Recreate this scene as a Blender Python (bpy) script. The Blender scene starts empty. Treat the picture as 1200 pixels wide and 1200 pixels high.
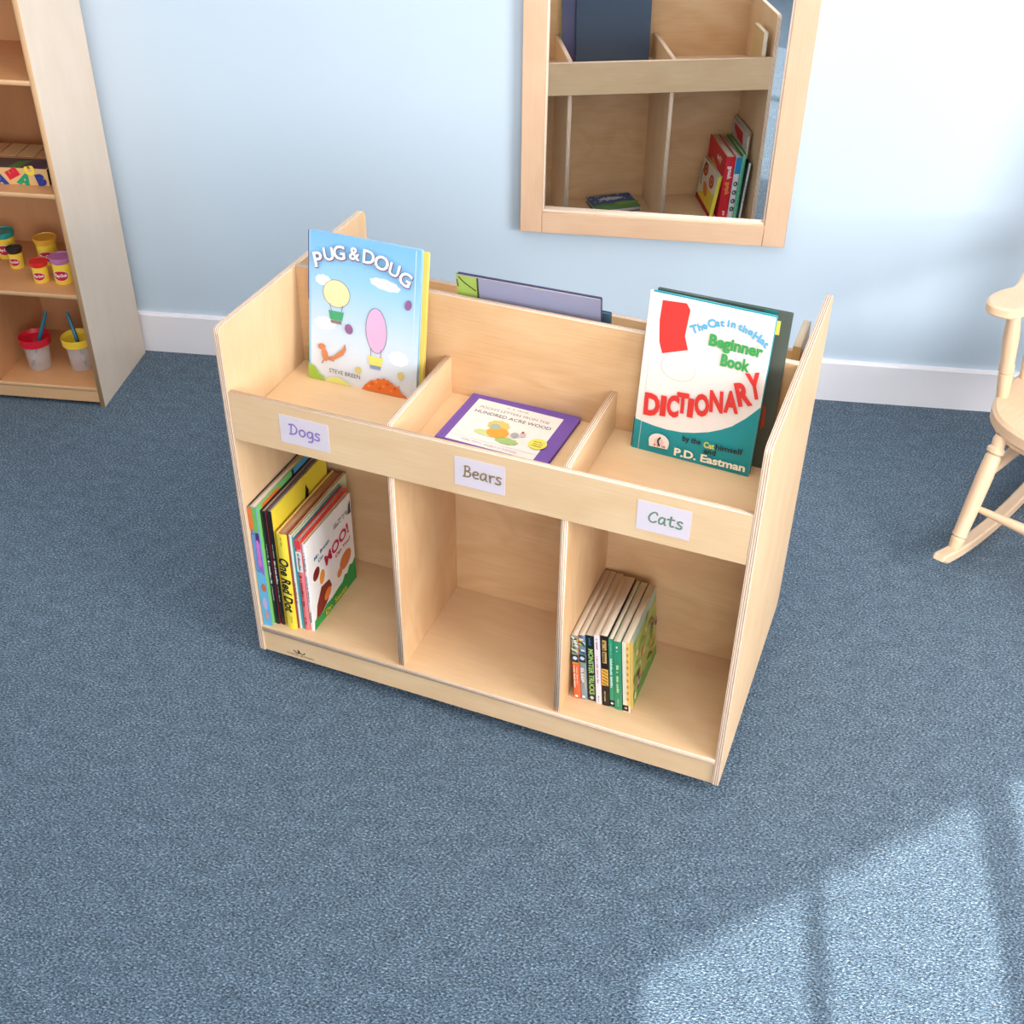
import bpy, bmesh, math, random
from mathutils import Matrix, Vector
random.seed(7)
SC = bpy.context.scene
COL = SC.collection
PI = math.pi
R = math.radians

# ------------------------------------------------------------------ helpers
def lin(c):
    return tuple((x/255/12.92 if x/255 <= .04045 else ((x/255+.055)/1.055)**2.4) for x in c) + (1.0,)

_mats = {}
def flat(rgb, rough=.45, spec=.4, coat=0.0):
    k = (tuple(rgb), rough, spec, coat)
    if k in _mats: return _mats[k]
    m = bpy.data.materials.new('print_%d_%d_%d' % tuple(rgb)); m.use_nodes = True
    b = m.node_tree.nodes['Principled BSDF']
    nt = m.node_tree
    n = nt.nodes.new('ShaderNodeTexNoise'); n.inputs['Scale'].default_value = 45
    mx = nt.nodes.new('ShaderNodeMix'); mx.data_type = 'RGBA'
    c = lin(rgb)
    mx.inputs[6].default_value = tuple(v*.96 for v in c[:3])+(1,)
    mx.inputs[7].default_value = tuple(min(1, v*1.04) for v in c[:3])+(1,)
    tc = nt.nodes.new('ShaderNodeTexCoord')
    nt.links.new(tc.outputs['Object'], n.inputs['Vector'])
    nt.links.new(n.outputs['Fac'], mx.inputs[0]); nt.links.new(mx.outputs[2], b.inputs['Base Color'])
    b.inputs['Roughness'].default_value = rough
    b.inputs['Specular IOR Level'].default_value = spec
    b.inputs['Coat Weight'].default_value = coat
    b.inputs['Coat Roughness'].default_value = .15
    _mats[k] = m
    return m

def grad(stops, rough=.3):
    """printed colour gradient running up a cover (UV.y)"""
    m = bpy.data.materials.new('print_gradient'); m.use_nodes = True
    nt = m.node_tree; b = nt.nodes['Principled BSDF']
    uv = nt.nodes.new('ShaderNodeUVMap'); sp = nt.nodes.new('ShaderNodeSeparateXYZ')
    r = nt.nodes.new('ShaderNodeValToRGB'); e = r.color_ramp.elements
    while len(e) < len(stops): e.new(.5)
    for i, (p, c) in enumerate(stops): e[i].position = p; e[i].color = lin(c)
    nt.links.new(uv.outputs[0], sp.inputs[0]); nt.links.new(sp.outputs[1], r.inputs[0])
    nt.links.new(r.outputs[0], b.inputs['Base Color'])
    b.inputs['Roughness'].default_value = rough
    return m

def wood(name, dark, light, vein=1.0, rough=.42, spec=.35, figure=1.0):
    m = bpy.data.materials.new(name); m.use_nodes = True
    nt = m.node_tree; N = nt.nodes; L = nt.links; b = N['Principled BSDF']
    uv = N.new('ShaderNodeUVMap')
    def mapped(sx, sy):
        mp = N.new('ShaderNodeMapping'); mp.inputs['Scale'].default_value = (sx, sy, 1)
        L.new(uv.outputs[0], mp.inputs[0]); return mp
    big = N.new('ShaderNodeTexNoise'); big.inputs['Scale'].default_value = 1; big.inputs['Detail'].default_value = 3
    big.inputs['Distortion'].default_value = .6
    L.new(mapped(3.2, 7).outputs[0], big.inputs['Vector'])
    # cathedral figure : rings of a slow noise field
    ml = N.new('ShaderNodeMath'); ml.operation = 'MULTIPLY'; ml.inputs[1].default_value = 34
    L.new(big.outputs['Fac'], ml.inputs[0])
    sn = N.new('ShaderNodeMath'); sn.operation = 'SINE'; L.new(ml.outputs[0], sn.inputs[0])
    fine = N.new('ShaderNodeTexNoise'); fine.inputs['Scale'].default_value = 1; fine.inputs['Detail'].default_value = 4
    L.new(mapped(9, 330).outputs[0], fine.inputs['Vector'])
    blot = N.new('ShaderNodeTexNoise'); blot.inputs['Scale'].default_value = 1; blot.inputs['Detail'].default_value = 2
    L.new(mapped(7, 16).outputs[0], blot.inputs['Vector'])
    a1 = N.new('ShaderNodeMath'); a1.operation = 'MULTIPLY_ADD'; a1.inputs[1].default_value = .045*vein*figure; a1.inputs[2].default_value = .5
    L.new(sn.outputs[0], a1.inputs[0])
    s1 = N.new('ShaderNodeMath'); s1.operation = 'MULTIPLY_ADD'; s1.inputs[1].default_value = .55*vein
    L.new(fine.outputs['Fac'], s1.inputs[0]); L.new(a1.outputs[0], s1.inputs[2])
    s2 = N.new('ShaderNodeMath'); s2.operation = 'MULTIPLY_ADD'; s2.inputs[1].default_value = .7*vein
    L.new(blot.outputs['Fac'], s2.inputs[0]); L.new(s1.outputs[0], s2.inputs[2])
    s3 = N.new('ShaderNodeMath'); s3.operation = 'SUBTRACT'; s3.inputs[1].default_value = .6*vein
    L.new(s2.outputs[0], s3.inputs[0])
    mx = N.new('ShaderNodeMix'); mx.data_type = 'RGBA'
    mx.inputs[6].default_value = lin(dark); mx.inputs[7].default_value = lin(light)
    L.new(s3.outputs[0], mx.inputs[0]); L.new(mx.outputs[2], b.inputs['Base Color'])
    bp = N.new('ShaderNodeBump'); bp.inputs['Strength'].default_value = .06; bp.inputs['Distance'].default_value = .001
    L.new(fine.outputs['Fac'], bp.inputs['Height']); L.new(bp.outputs[0], b.inputs['Normal'])
    b.inputs['Roughness'].default_value = rough
    b.inputs['Specular IOR Level'].default_value = spec
    return m

def ply_edge(name, dark, light, plies=4.5, soft=.6):
    """plywood edge : stripes across the thickness (UV.x runs 0..1 over it)"""
    m = bpy.data.materials.new(name); m.use_nodes = True
    nt = m.node_tree; N = nt.nodes; L = nt.links; b = N['Principled BSDF']
    uv = N.new('ShaderNodeUVMap'); sp = N.new('ShaderNodeSeparateXYZ'); L.new(uv.outputs[0], sp.inputs[0])
    mp = N.new('ShaderNodeMapping'); mp.inputs['Scale'].default_value = (7, 90, 1); L.new(uv.outputs[0], mp.inputs[0])
    nz = N.new('ShaderNodeTexNoise'); nz.inputs['Scale'].default_value = 1; nz.inputs['Detail'].default_value = 3
    L.new(mp.outputs[0], nz.inputs['Vector'])
    a = N.new('ShaderNodeMath'); a.operation = 'MULTIPLY'; a.inputs[1].default_value = plies*2*PI
    L.new(sp.outputs[0], a.inputs[0])
    a2 = N.new('ShaderNodeMath'); a2.operation = 'MULTIPLY_ADD'; a2.inputs[1].default_value = 1.6
    L.new(nz.outputs['Fac'], a2.inputs[0]); L.new(a.outputs[0], a2.inputs[2])
    s = N.new('ShaderNodeMath'); s.operation = 'SINE'; L.new(a2.outputs[0], s.inputs[0])
    q = N.new('ShaderNodeMath'); q.operation = 'MULTIPLY_ADD'; q.inputs[1].default_value = .5*soft; q.inputs[2].default_value = .62
    L.new(s.outputs[0], q.inputs[0])
    q2 = N.new('ShaderNodeMath'); q2.operation = 'MULTIPLY_ADD'; q2.inputs[1].default_value = .35
    L.new(nz.outputs['Fac'], q2.inputs[0]); L.new(q.outputs[0], q2.inputs[2])
    q3 = N.new('ShaderNodeMath'); q3.operation = 'SUBTRACT'; q3.inputs[1].default_value = .17; q3.use_clamp = True
    L.new(q2.outputs[0], q3.inputs[0])
    mx = N.new('ShaderNodeMix'); mx.data_type = 'RGBA'
    mx.inputs[6].default_value = lin(dark); mx.inputs[7].default_value = lin(light)
    L.new(q3.outputs[0], mx.inputs[0]); L.new(mx.outputs[2], b.inputs['Base Color'])
    b.inputs['Roughness'].default_value = .5
    return m

class MB:
    def __init__(s): s.bm = bmesh.new(); s.mats = []; s.uv = s.bm.loops.layers.uv.new('UVMap')
    def slot(s, m):
        if m not in s.mats: s.mats.append(m)
        return s.mats.index(m)
    def face(s, vs, m, uvs=None, smooth=False):
        try: f = s.bm.faces.new(vs)
        except ValueError: return None
        f.material_index = s.slot(m); f.smooth = smooth
        if uvs:
            for l, u in zip(f.loops, uvs): l[s.uv].uv = u
        return f
    def v(s, p): return s.bm.verts.new(p)
    def build(s, name, parent=None, M=None, label=None, sharp=35):
        s.bm.normal_update()
        for e in s.bm.edges:
            if len(e.link_faces) == 2:
                if e.calc_face_angle(0) > R(sharp): e.smooth = False
        me = bpy.data.meshes.new(name); s.bm.to_mesh(me); s.bm.free()
        for m in s.mats: me.materials.append(m)
        o = bpy.data.objects.new(name, me); COL.objects.link(o)
        if parent is not None: o.parent = parent
        if M is not None: o.matrix_local = M
        if label: o['label'] = label
        return o

I4 = Matrix.Identity(4)
def inset(pts, d):
    n = len(pts); out = []
    for i in range(n):
        p0 = Vector(pts[i-1]); p1 = Vector(pts[i]); p2 = Vector(pts[(i+1) % n])
        e1 = (p1-p0).normalized(); e2 = (p2-p1).normalized()
        n1 = Vector((-e1.y, e1.x)); n2 = Vector((-e2.y, e2.x))
        b = n1+n2
        if b.length < 1e-6: out.append(tuple(p1)); continue
        b.normalize(); k = d/max(.35, b.dot(n1))
        out.append((p1.x+b.x*k, p1.y+b.y*k))
    return out

def plate(mb, pts, c0, c1, M, mf, me, bev=.0008, grain='a', off=None, smooth_edge=True):
    """flat board : outline pts (CCW, a/b plane), thickness c0..c1, M maps (a,b,c) to the part's space"""
    off = off or (random.uniform(0, 9), random.uniform(0, 9))
    pi = inset(pts, bev) if bev else pts
    lv = [(c0, pi), (c0+bev, pts), (c1-bev, pts), (c1, pi)] if bev else [(c0, pts), (c1, pts)]
    rings = [[mb.v(M @ Vector((a, b, c))) for a, b in pp] for c, pp in lv]
    n = len(pts); t = c1-c0
    per = [0]
    for i in range(n): per.append(per[-1] + (Vector(pts[i])-Vector(pts[(i+1) % n])).length)
    fuv = lambda a, b: (off[0]+(a if grain == 'a' else b), off[1]+(b if grain == 'a' else a))
    mb.face(list(reversed(rings[0])), mf, [fuv(*p) for p in reversed(lv[0][1])])
    mb.face(rings[-1], mf, [fuv(*p) for p in lv[-1][1]])
    for k in range(len(rings)-1):
        u0 = (lv[k][0]-c0)/t; u1 = (lv[k+1][0]-c0)/t
        for i in range(n):
            j = (i+1) % n
            mb.face([rings[k][i], rings[k][j], rings[k+1][j], rings[k+1][i]], me,
                    [(u0, off[0]+per[i]), (u0, off[0]+per[i+1]), (u1, off[0]+per[i+1]), (u1, off[0]+per[i])],
                    smooth=smooth_edge)

def rrect(a0, b0, a1, b1, r=0, rr=None, n=5):
    """rounded rectangle CCW ; rr = radii of the corners (a0b0, a1b0, a1b1, a0b1)"""
    rr = rr or (r, r, r, r); P = []
    for (cx, cy, s0), q in zip(((a0, b0, 180), (a1, b0, 270), (a1, b1, 0), (a0, b1, 90)), rr):
        if q <= 0: P.append((cx, cy)); continue
        ox = cx+q if cx == a0 else cx-q; oy = cy+q if cy == b0 else cy-q
        for k in range(n+1):
            t = R(s0+90*k/n); P.append((ox+q*math.cos(t), oy+q*math.sin(t)))
    return P

# axis maps (a,b,c)->(x,y,z)
AX = Matrix(((0, 0, 1, 0), (1, 0, 0, 0), (0, 1, 0, 0), (0, 0, 0, 1)))      # a=y b=z c=x
AY = Matrix(((1, 0, 0, 0), (0, 0, -1, 0), (0, 1, 0, 0), (0, 0, 0, 1)))     # a=x b=z c=-y
AZ = I4                                                                    # a=x b=y c=z

def box(mb, x0, y0, z0, x1, y1, z1, thin, mf, me, bev=.0008, grain='a', r=0, rr=None, off=None):
    if thin == 'x': plate(mb, rrect(y0, z0, y1, z1, r, rr), x0, x1, AX, mf, me, bev, grain, off)
    elif thin == 'y': plate(mb, rrect(x0, z0, x1, z1, r, rr), -y1, -y0, AY, mf, me, bev, grain, off)
    else: plate(mb, rrect(x0, y0, x1, y1, r, rr), z0, z1, AZ, mf, me, bev, grain, off)

def lathe(mb, prof, M=I4, mat=None, seg=28, cap=True, mats=None):
    rings = []
    for r_, z in prof:
        rings.append([mb.v(M @ Vector((r_*math.cos(2*PI*k/seg), r_*math.sin(2*PI*k/seg), z))) for k in range(seg)])
    for i in range(len(rings)-1):
        mm = mats[i] if mats else mat
        for k in range(seg):
            j = (k+1) % seg
            mb.face([rings[i][k], rings[i][j], rings[i+1][j], rings[i+1][k]], mm,
                    [(prof[i][1], k/seg*.2), (prof[i][1], (k+1)/seg*.2), (prof[i+1][1], (k+1)/seg*.2), (prof[i+1][1], k/seg*.2)], smooth=True)
    if cap:
        mb.face(list(reversed(rings[0])), mats[0] if mats else mat); mb.face(rings[-1], mats[-1] if mats else mat)

def between(A, B):
    A = Vector(A); B = Vector(B); q = (B-A).to_track_quat('Z', 'Y')
    return Matrix.Translation(A) @ q.to_matrix().to_4x4(), (B-A).length

def turned(mb, A, B, prof, mat, seg=20):
    """turned spindle from A to B, prof = [(fraction, radius)]"""
    M, L = between(A, B); lathe(mb, [(r_, f*L) for f, r_ in prof], M, mat, seg)

def tag(o, label, cat, group=None):
    o['label'] = label; o['category'] = cat
    if group: o['group'] = group
    return o
def thing(name, label, cat, M, group=None):
    o = bpy.data.objects.new(name, None); COL.objects.link(o); o.empty_display_size = .05
    o.matrix_world = M
    return tag(o, label, cat, group)
def struct(o): o['kind'] = 'structure'; return o

# ------------------------------------------------------------------ print on covers
_gl = {}
def glyphs(txt, bold=0.0, shear=0.0, space=1.0):
    k = (txt, bold, shear, space)
    if k in _gl: return _gl[k]
    c = bpy.data.curves.new('t', 'FONT'); c.body = txt; c.size = 1; c.offset = bold; c.shear = shear
    c.space_character = space; c.resolution_u = 3
    o = bpy.data.objects.new('t', c); COL.objects.link(o)
    dg = bpy.context.evaluated_depsgraph_get(); dg.update()
    e = o.evaluated_get(dg); me = e.to_mesh()
    vs = [(v.co.x, v.co.y) for v in me.vertices]
    fs = [tuple(p.vertices) for p in me.polygons]
    e.to_mesh_clear(); bpy.data.objects.remove(o); bpy.data.curves.remove(c)
    xs = [v[0] for v in vs] or [0]; ys = [v[1] for v in vs] or [0]
    _gl[k] = (vs, fs, (min(xs), min(ys), max(xs), max(ys)))
    return _gl[k]

class Canvas:
    """2D printing on a face of a part: O origin, ex/ey unit directions, n outward normal"""
    def __init__(s, mb, O, ex, ey, w, h, eps=.00012):
        s.mb = mb; s.O = Vector(O); s.ex = Vector(ex); s.ey = Vector(ey); s.n = s.ex.cross(s.ey).normalized()
        s.w = w; s.h = h; s.eps = eps; s.k = 1
    def P(s, u, v): return s.mb.v(s.O + s.ex*u + s.ey*v + s.n*(s.eps*s.k))
    def poly(s, pts, mat):
        mat = flat(mat) if isinstance(mat, tuple) else mat
        s.mb.face([s.P(*p) for p in pts], mat, [(p[0]/s.w, p[1]/s.h) for p in pts]); s.k += 1
    def npoly(s, pts, mat): s.poly([(a*s.w, b*s.h) for a, b in pts], mat)
    def rect(s, a0, b0, a1, b1, mat): s.npoly([(a0, b0), (a1, b0), (a1, b1), (a0, b1)], mat)
    def ell(s, cx, cy, rx, ry, mat, rot=0, n=22, wob=0, wn=9):
        c, d = math.cos(R(rot)), math.sin(R(rot)); P = []
        for i in range(n if not wob else n*3):
            t = 2*PI*i/(n if not wob else n*3); q = 1+wob*math.sin(wn*t)+wob*.5*math.sin(2.7*wn*t+1)
            x, y = rx*q*math.cos(t), ry*q*math.sin(t)
            P.append((cx+x*c-y*d, cy+x*d+y*c))
        s.poly(P, mat)
    def stroke(s, pts, wd, mat, smooth=True):
        """ribbon along points (metres)"""
        mat = flat(mat) if isinstance(mat, tuple) else mat
        Q = [Vector(p) for p in pts]
        if smooth and len(Q) > 2:
            out = []
            for i in range(len(Q)-1):
                p0 = Q[max(i-1, 0)]; p1 = Q[i]; p2 = Q[i+1]; p3 = Q[min(i+2, len(Q)-1)]
                for k in range(5):
                    t = k/5
                    out.append(.5*((2*p1)+(p2-p0)*t+(2*p0-5*p1+4*p2-p3)*t*t+(3*p1-p0-3*p2+p3)*t**3))
            out.append(Q[-1]); Q = out
        Lv, Rv = [], []
        for i, p in enumerate(Q):
            d = (Q[min(i+1, len(Q)-1)]-Q[max(i-1, 0)])
            if d.length < 1e-9: d = Vector((1, 0))
            d.normalize(); nn = Vector((-d.y, d.x))*wd/2
            Lv.append(s.P(*(p+nn))); Rv.append(s.P(*(p-nn)))
        for i in range(len(Q)-1): s.mb.face([Rv[i], Rv[i+1], Lv[i+1], Lv[i]], mat)
        for p in (Q[0], Q[-1]):
            s.mb.face([s.P(p.x+wd/2*math.cos(t*PI/4), p.y+wd/2*math.sin(t*PI/4)) for t in range(8)], mat)
        s.k += 1
    def text(s, txt, cx, cy, size, mat, rot=0, bold=0.0, shear=0.0, space=1.0, width=None, sx=1.0, align='c'):
        """txt centred at (cx,cy) metres; size = letter height unit; width forces overall width"""
        mat = flat(mat) if isinstance(mat, tuple) else mat
        vs, fs, (x0, y0, x1, y1) = glyphs(txt, bold, shear, space)
        if width: sx = width/max(1e-6, (x1-x0)*size)
        ox = (x0+x1)/2 if align == 'c' else x0
        oy = (y0+y1)/2
        c, d = math.cos(R(rot)), math.sin(R(rot))
        V = []
        for x, y in vs:
            a = (x-ox)*size*sx; b = (y-oy)*size
            V.append(s.P(cx+a*c-b*d, cy+a*d+b*c))
        for f in fs: s.mb.face([V[i] for i in f], mat)
        s.k += 1
    def scribble(s, x0, x1, y, h, mat, seed=1, vertical=False):
        """a line of print too small to read: a row of tiny letter-like ticks"""
        rd = random.Random(seed); mat = flat(mat) if isinstance(mat, tuple) else mat
        x = x0
        while x < x1:
            wd = h*rd.uniform(.35, .7)
            if rd.random() < .16: x += wd*1.2; continue
            hh = h*rd.choice((.7, .7, 1, .75))
            b = [(x, y-h/2), (x+wd*.75, y-h/2), (x+wd*.75, y-h/2+hh*rd.uniform(.35, 1)), (x+wd*.3, y-h/2+hh), (x, y-h/2+hh*.9)]
            if vertical: b = [(q, -p) for p, q in b]
            s.mb.face([s.P(*p) for p in (b if not vertical else b)], mat)
            x += wd
        s.k += 1

class Spine(Canvas):
    """canvas of a spine rotated so that text runs downwards: u = distance from the top, v = across (right is +)"""
    pass

PAPER = flat((236, 222, 200), .8, .2)
PAPER_TAN = flat((214, 190, 160), .85, .15)

def page_mat():
    m = bpy.data.materials.new('page_block'); m.use_nodes = True
    nt = m.node_tree; b = nt.nodes['Principled BSDF']
    tc = nt.nodes.new('ShaderNodeTexCoord'); mp = nt.nodes.new('ShaderNodeMapping'); mp.inputs['Scale'].default_value = (2, 2600, 2)
    nz = nt.nodes.new('ShaderNodeTexNoise'); nz.inputs['Scale'].default_value = 1
    mx = nt.nodes.new('ShaderNodeMix'); mx.data_type = 'RGBA'
    mx.inputs[6].default_value = lin((196, 172, 142)); mx.inputs[7].default_value = lin((240, 226, 205))
    nt.links.new(tc.outputs['Object'], mp.inputs[0]); nt.links.new(mp.outputs[0], nz.inputs['Vector'])
    nt.links.new(nz.outputs['Fac'], mx.inputs[0]); nt.links.new(mx.outputs[2], b.inputs['Base Color'])
    b.inputs['Roughness'].default_value = .85
    return m
PAGES = page_mat()

def book(name, label, M, w, h, t, front, spine, back=None, board=.0022, over=.003, art=None, spine_art=None,
         group=None, pages=None, hard=True, hinge=True):
    """closed book. local space: spine at x=0, fore edge at x=w, front cover at y=0 facing -y, z up"""
    T = thing(name, label, 'book', M, group)
    mk = lambda c: flat(c, .28, .5) if isinstance(c, tuple) else c
    f, s_, b = mk(front), mk(spine), mk(back if back is not None else front)
    if not hard: board, over = .0006, 0.0
    mb = MB()
    for (c0, c1, mm) in ((-board, 0, f), (-t, -t+board, b)):
        plate(mb, rrect(0.0, 0, w, h, .002 if hard else 0, n=2), c0, c1, AY, mm, mm, bev=min(.0004, board*.3))
    # gently rounded spine shell
    n = 7; ring = []
    bulge = min(.0035, t*.18) if hard else 0.0004
    for k in range(n):
        q = k/(n-1); y = t*q; x = -bulge*math.sin(PI*q)
        ring.append((x, y))
    vb = [mb.v((x, y, 0.0004)) for x, y in ring]; vt = [mb.v((x, y, h-.0004)) for x, y in ring]
    ib = [mb.v((x+board, min(max(y, board), t-board), .0004)) for x, y in ring]
    it = [mb.v((x+board, min(max(y, board), t-board), h-.0004)) for x, y in ring]
    for k in range(n-1):
        mb.face([vb[k+1], vb[k], vt[k], vt[k+1]], s_, smooth=True)
        mb.face([ib[k], ib[k+1], it[k+1], it[k]], s_)
        mb.face([vt[k+1], vt[k], it[k], it[k+1]], s_); mb.face([vb[k], vb[k+1], ib[k+1], ib[k]], s_)
    if hard and hinge:
        cv = Canvas(mb, (0, 0, 0), (1, 0, 0), (0, 0, 1), w, h)
    if art:
        cv = Canvas(mb, (0, 0, 0), (1, 0, 0), (0, 0, 1), w, h); art(cv)
    if spine_art:
        # origin top of spine, u runs down, v runs right (towards the front cover)
        cs = Canvas(mb, (-bulge-.00005, t/2, h), (0, 0, -1), (0, -1, 0), h, t); spine_art(cs)
    mb.build('cover', T)
    pb = MB()
    box(pb, board, board, over, w-over, t-board, h-over, 'y', pages or PAGES, pages or PAGES, bev=0)
    pb.build('pages', T)
    return T

# ------------------------------------------------------------------ materials
BIRCH = wood('birch_plywood_face', (208, 164, 118), (237, 208, 168), .8)
BIRCH_H = wood('birch_plywood_figured', (200, 150, 102), (234, 199, 154), 1.0, figure=1.6)
PLY = ply_edge('birch_plywood_edge', (158, 104, 80), (243, 219, 192), 3.5, 1.0)
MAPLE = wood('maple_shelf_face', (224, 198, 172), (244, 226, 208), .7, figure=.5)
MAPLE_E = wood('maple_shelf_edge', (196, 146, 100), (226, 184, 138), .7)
MAPLE_SHADE = wood('maple_inside_shaded', (198, 138, 90), (228, 172, 122), .7, figure=.5)  # darker, warmer copy of the face wood: inside shade and bounce in the colour
FRAMEW = wood('mirror_frame_maple', (212, 166, 130), (240, 206, 174), .8)
LIT_EDGE = wood('mirror_frame_lit_edge', (236, 208, 184), (250, 232, 214), .5)  # paler than the frame: light on its inner edge put into the colour
ROCK = wood('rocker_wood', (216, 172, 132), (243, 214, 182), .9, rough=.35)

def carpet():
    m = bpy.data.materials.new('blue_carpet'); m.use_nodes = True
    nt = m.node_tree; N = nt.nodes; L = nt.links; b = N['Principled BSDF']
    tc = N.new('ShaderNodeTexCoord')
    n1 = N.new('ShaderNodeTexNoise'); n1.inputs['Scale'].default_value = 210; n1.inputs['Detail'].default_value = 3; n1.inputs['Roughness'].default_value = .65
    n2 = N.new('ShaderNodeTexNoise'); n2.inputs['Scale'].default_value = 24; n2.inputs['Detail'].default_value = 3
    n3 = N.new('ShaderNodeTexVoronoi'); n3.inputs['Scale'].default_value = 250
    mp = N.new('ShaderNodeMapping'); mp.inputs['Scale'].default_value = (1, 1.7, 1); mp.inputs['Rotation'].default_value = (0, 0, .4)
    L.new(tc.outputs['Object'], mp.inputs[0])
    for n in (n1, n2, n3): L.new(mp.outputs[0], n.inputs['Vector'])
    r = N.new('ShaderNodeValToRGB'); e = r.color_ramp.elements
    e[0].position = .32; e[0].color = lin((34, 44, 56)); e[1].position = .68; e[1].color = lin((160, 180, 196))
    x = e.new(.44); x.color = lin((66, 84, 100)); x = e.new(.57); x.color = lin((104, 126, 145))
    ad = N.new('ShaderNodeMath'); ad.operation = 'MULTIPLY_ADD'; ad.inputs[1].default_value = .12; 
    L.new(n2.outputs['Fac'], ad.inputs[0]); L.new(n1.outputs['Fac'], ad.inputs[2])
    sb = N.new('ShaderNodeMath'); sb.operation = 'SUBTRACT'; sb.inputs[1].default_value = .06
    L.new(ad.outputs[0], sb.inputs[0]); L.new(sb.outputs[0], r.inputs[0])
    L.new(r.outputs[0], b.inputs['Base Color'])
    b.inputs['Roughness'].default_value = .95; b.inputs['Specular IOR Level'].default_value = .1
    b.inputs['Sheen Weight'].default_value = .15
    h = N.new('ShaderNodeMath'); h.operation = 'SUBTRACT'; L.new(n1.outputs['Fac'], h.inputs[0]); L.new(n3.outputs['Distance'], h.inputs[1])
    bp = N.new('ShaderNodeBump'); bp.inputs['Strength'].default_value = .8; bp.inputs['Distance'].default_value = .004
    L.new(h.outputs[0], bp.inputs['Height']); L.new(bp.outputs[0], b.inputs['Normal'])
    return m
def paint(name, c, rough=.6, bump=.05):
    m = bpy.data.materials.new(name); m.use_nodes = True
    nt = m.node_tree; N = nt.nodes; L = nt.links; b = N['Principled BSDF']
    tc = N.new('ShaderNodeTexCoord'); n = N.new('ShaderNodeTexNoise'); n.inputs['Scale'].default_value = 260; n.inputs['Detail'].default_value = 2
    n2 = N.new('ShaderNodeTexNoise'); n2.inputs['Scale'].default_value = 2.2
    L.new(tc.outputs['Object'], n.inputs['Vector']); L.new(tc.outputs['Object'], n2.inputs['Vector'])
    mx = N.new('ShaderNodeMix'); mx.data_type = 'RGBA'; k = lin(c)
    mx.inputs[6].default_value = tuple(v*.97 for v in k[:3])+(1,); mx.inputs[7].default_value = tuple(min(1, v*1.03) for v in k[:3])+(1,)
    L.new(n2.outputs['Fac'], mx.inputs[0]); L.new(mx.outputs[2], b.inputs['Base Color'])
    bp = N.new('ShaderNodeBump'); bp.inputs['Strength'].default_value = bump; bp.inputs['Distance'].default_value = .001
    L.new(n.outputs['Fac'], bp.inputs['Height']); L.new(bp.outputs[0], b.inputs['Normal'])
    b.inputs['Roughness'].default_value = rough
    return m
CARPET = carpet()
WALL = paint('pale_blue_wall_paint', (204, 220, 234))
TRIMW = paint('white_trim_paint', (250, 246, 250), .4, .01)
CEIL = paint('white_ceiling_paint', (238, 236, 232))

# ------------------------------------------------------------------ room
YW = 1.155
def slab(name, x0, y0, z0, x1, y1, z1, m):
    mb = MB(); vs = [mb.v((x, y, z)) for z in (z0, z1) for y in (y0, y1) for x in (x0, x1)]
    for f in ((0, 2, 3, 1), (4, 5, 7, 6), (0, 1, 5, 4), (2, 6, 7, 3), (0, 4, 6, 2), (1, 3, 7, 5)): mb.face([vs[i] for i in f], m)
    return struct(mb.build(name))
slab('floor', -4, -6, -.05, 7.5, YW+.1, 0, CARPET)
slab('wall_back', -4, YW, 0, 7.2, YW+.1, 2.7, WALL)
# baseboard with a small chamfer on top
mb = MB()
prof = [(1.142, 0), (1.142, .111), (1.1455, .117), (YW, .117), (YW, 0)]
a = [mb.v((-4, y, z)) for y, z in prof]; b_ = [mb.v((6.8, y, z)) for y, z in prof]
for i in range(5): mb.face([a[i], b_[i], b_[(i+1) % 5], a[(i+1) % 5]], TRIMW)
mb.face(list(reversed(a)), TRIMW); mb.face(b_, TRIMW)
struct(mb.build('baseboard_back'))
# slanting wall on the right, behind the camera's right shoulder, with the window the sun comes through
wv = Vector((.814, .581, 0)); nv = Vector((.581, -.814, 0))
P1 = Vector((1.018, -.41, 0)); SUNH = Vector((.05, .9987, 0)); DIST = 2.806
O1 = P1 - SUNH*DIST                       # on the wall, below the thin glazing bar
MW = Matrix(((wv.x, nv.x, 0, O1.x), (wv.y, nv.y, 0, O1.y), (0, 0, 1, 0), (0, 0, 0, 1)))
Z0, Z1, ZS = .75, 2.165, 2.05; S0, S1 = -.40, 1.26; S2, S3 = 1.95, 3.45
mb = MB()
for (s0, s1, z0, z1) in ((-4.6, S0, 0, 2.7), (S1, S2, 0, 2.7), (S3, 7.5, 0, 2.7), (S2, S3, 0, Z0), (S2, S3, Z1, 2.7), (S0, S1, 0, Z0), (S0, S1, Z1, 2.7)):
    plate(mb, rrect(s0, z0, s1, z1), -.12, 0, MW @ AY, WALL, WALL, bev=0)
struct(mb.build('wall_right'))
mb = MB()
ce = [O1+wv*-4.6+nv*.1, O1+wv*7.6+nv*.1, Vector((-4, YW+.1, 0)), Vector((-4, O1.y-wv.y*4.6-.08, 0))]
ce = [(v_.x, v_.y) for v_ in ce]; ce[0] = (max(-4, ce[0][0]), ce[0][1]);
ce[3] = (-4, ce[0][1])
plate(mb, ce if abs(ce[3][0]-ce[0][0]) > 1e-4 else ce[:3], 2.7, 2.8, I4, CEIL, CEIL, bev=0)
struct(mb.build('ceiling'))
mb = MB()
for (s0, s1, z0, z1) in ((S0, S0+.03, Z0, Z1), (S1-.03, S1, Z0, Z1), (S0, S1, Z0, Z0+.04), (S0, S1, Z1-.045, Z1),
                         (-.006, .006, Z0, Z1), (.375, .43, Z0, Z1), (.79, .803, Z0, Z1), (S0, S1, 1.38, 1.40)):
    plate(mb, rrect(s0, z0, s1, z1), -.06, -.02, MW @ AY, TRIMW, TRIMW, bev=0)
struct(mb.build('window_1'))
mb = MB()  # unseen second window, added to bring more light from the right
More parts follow.
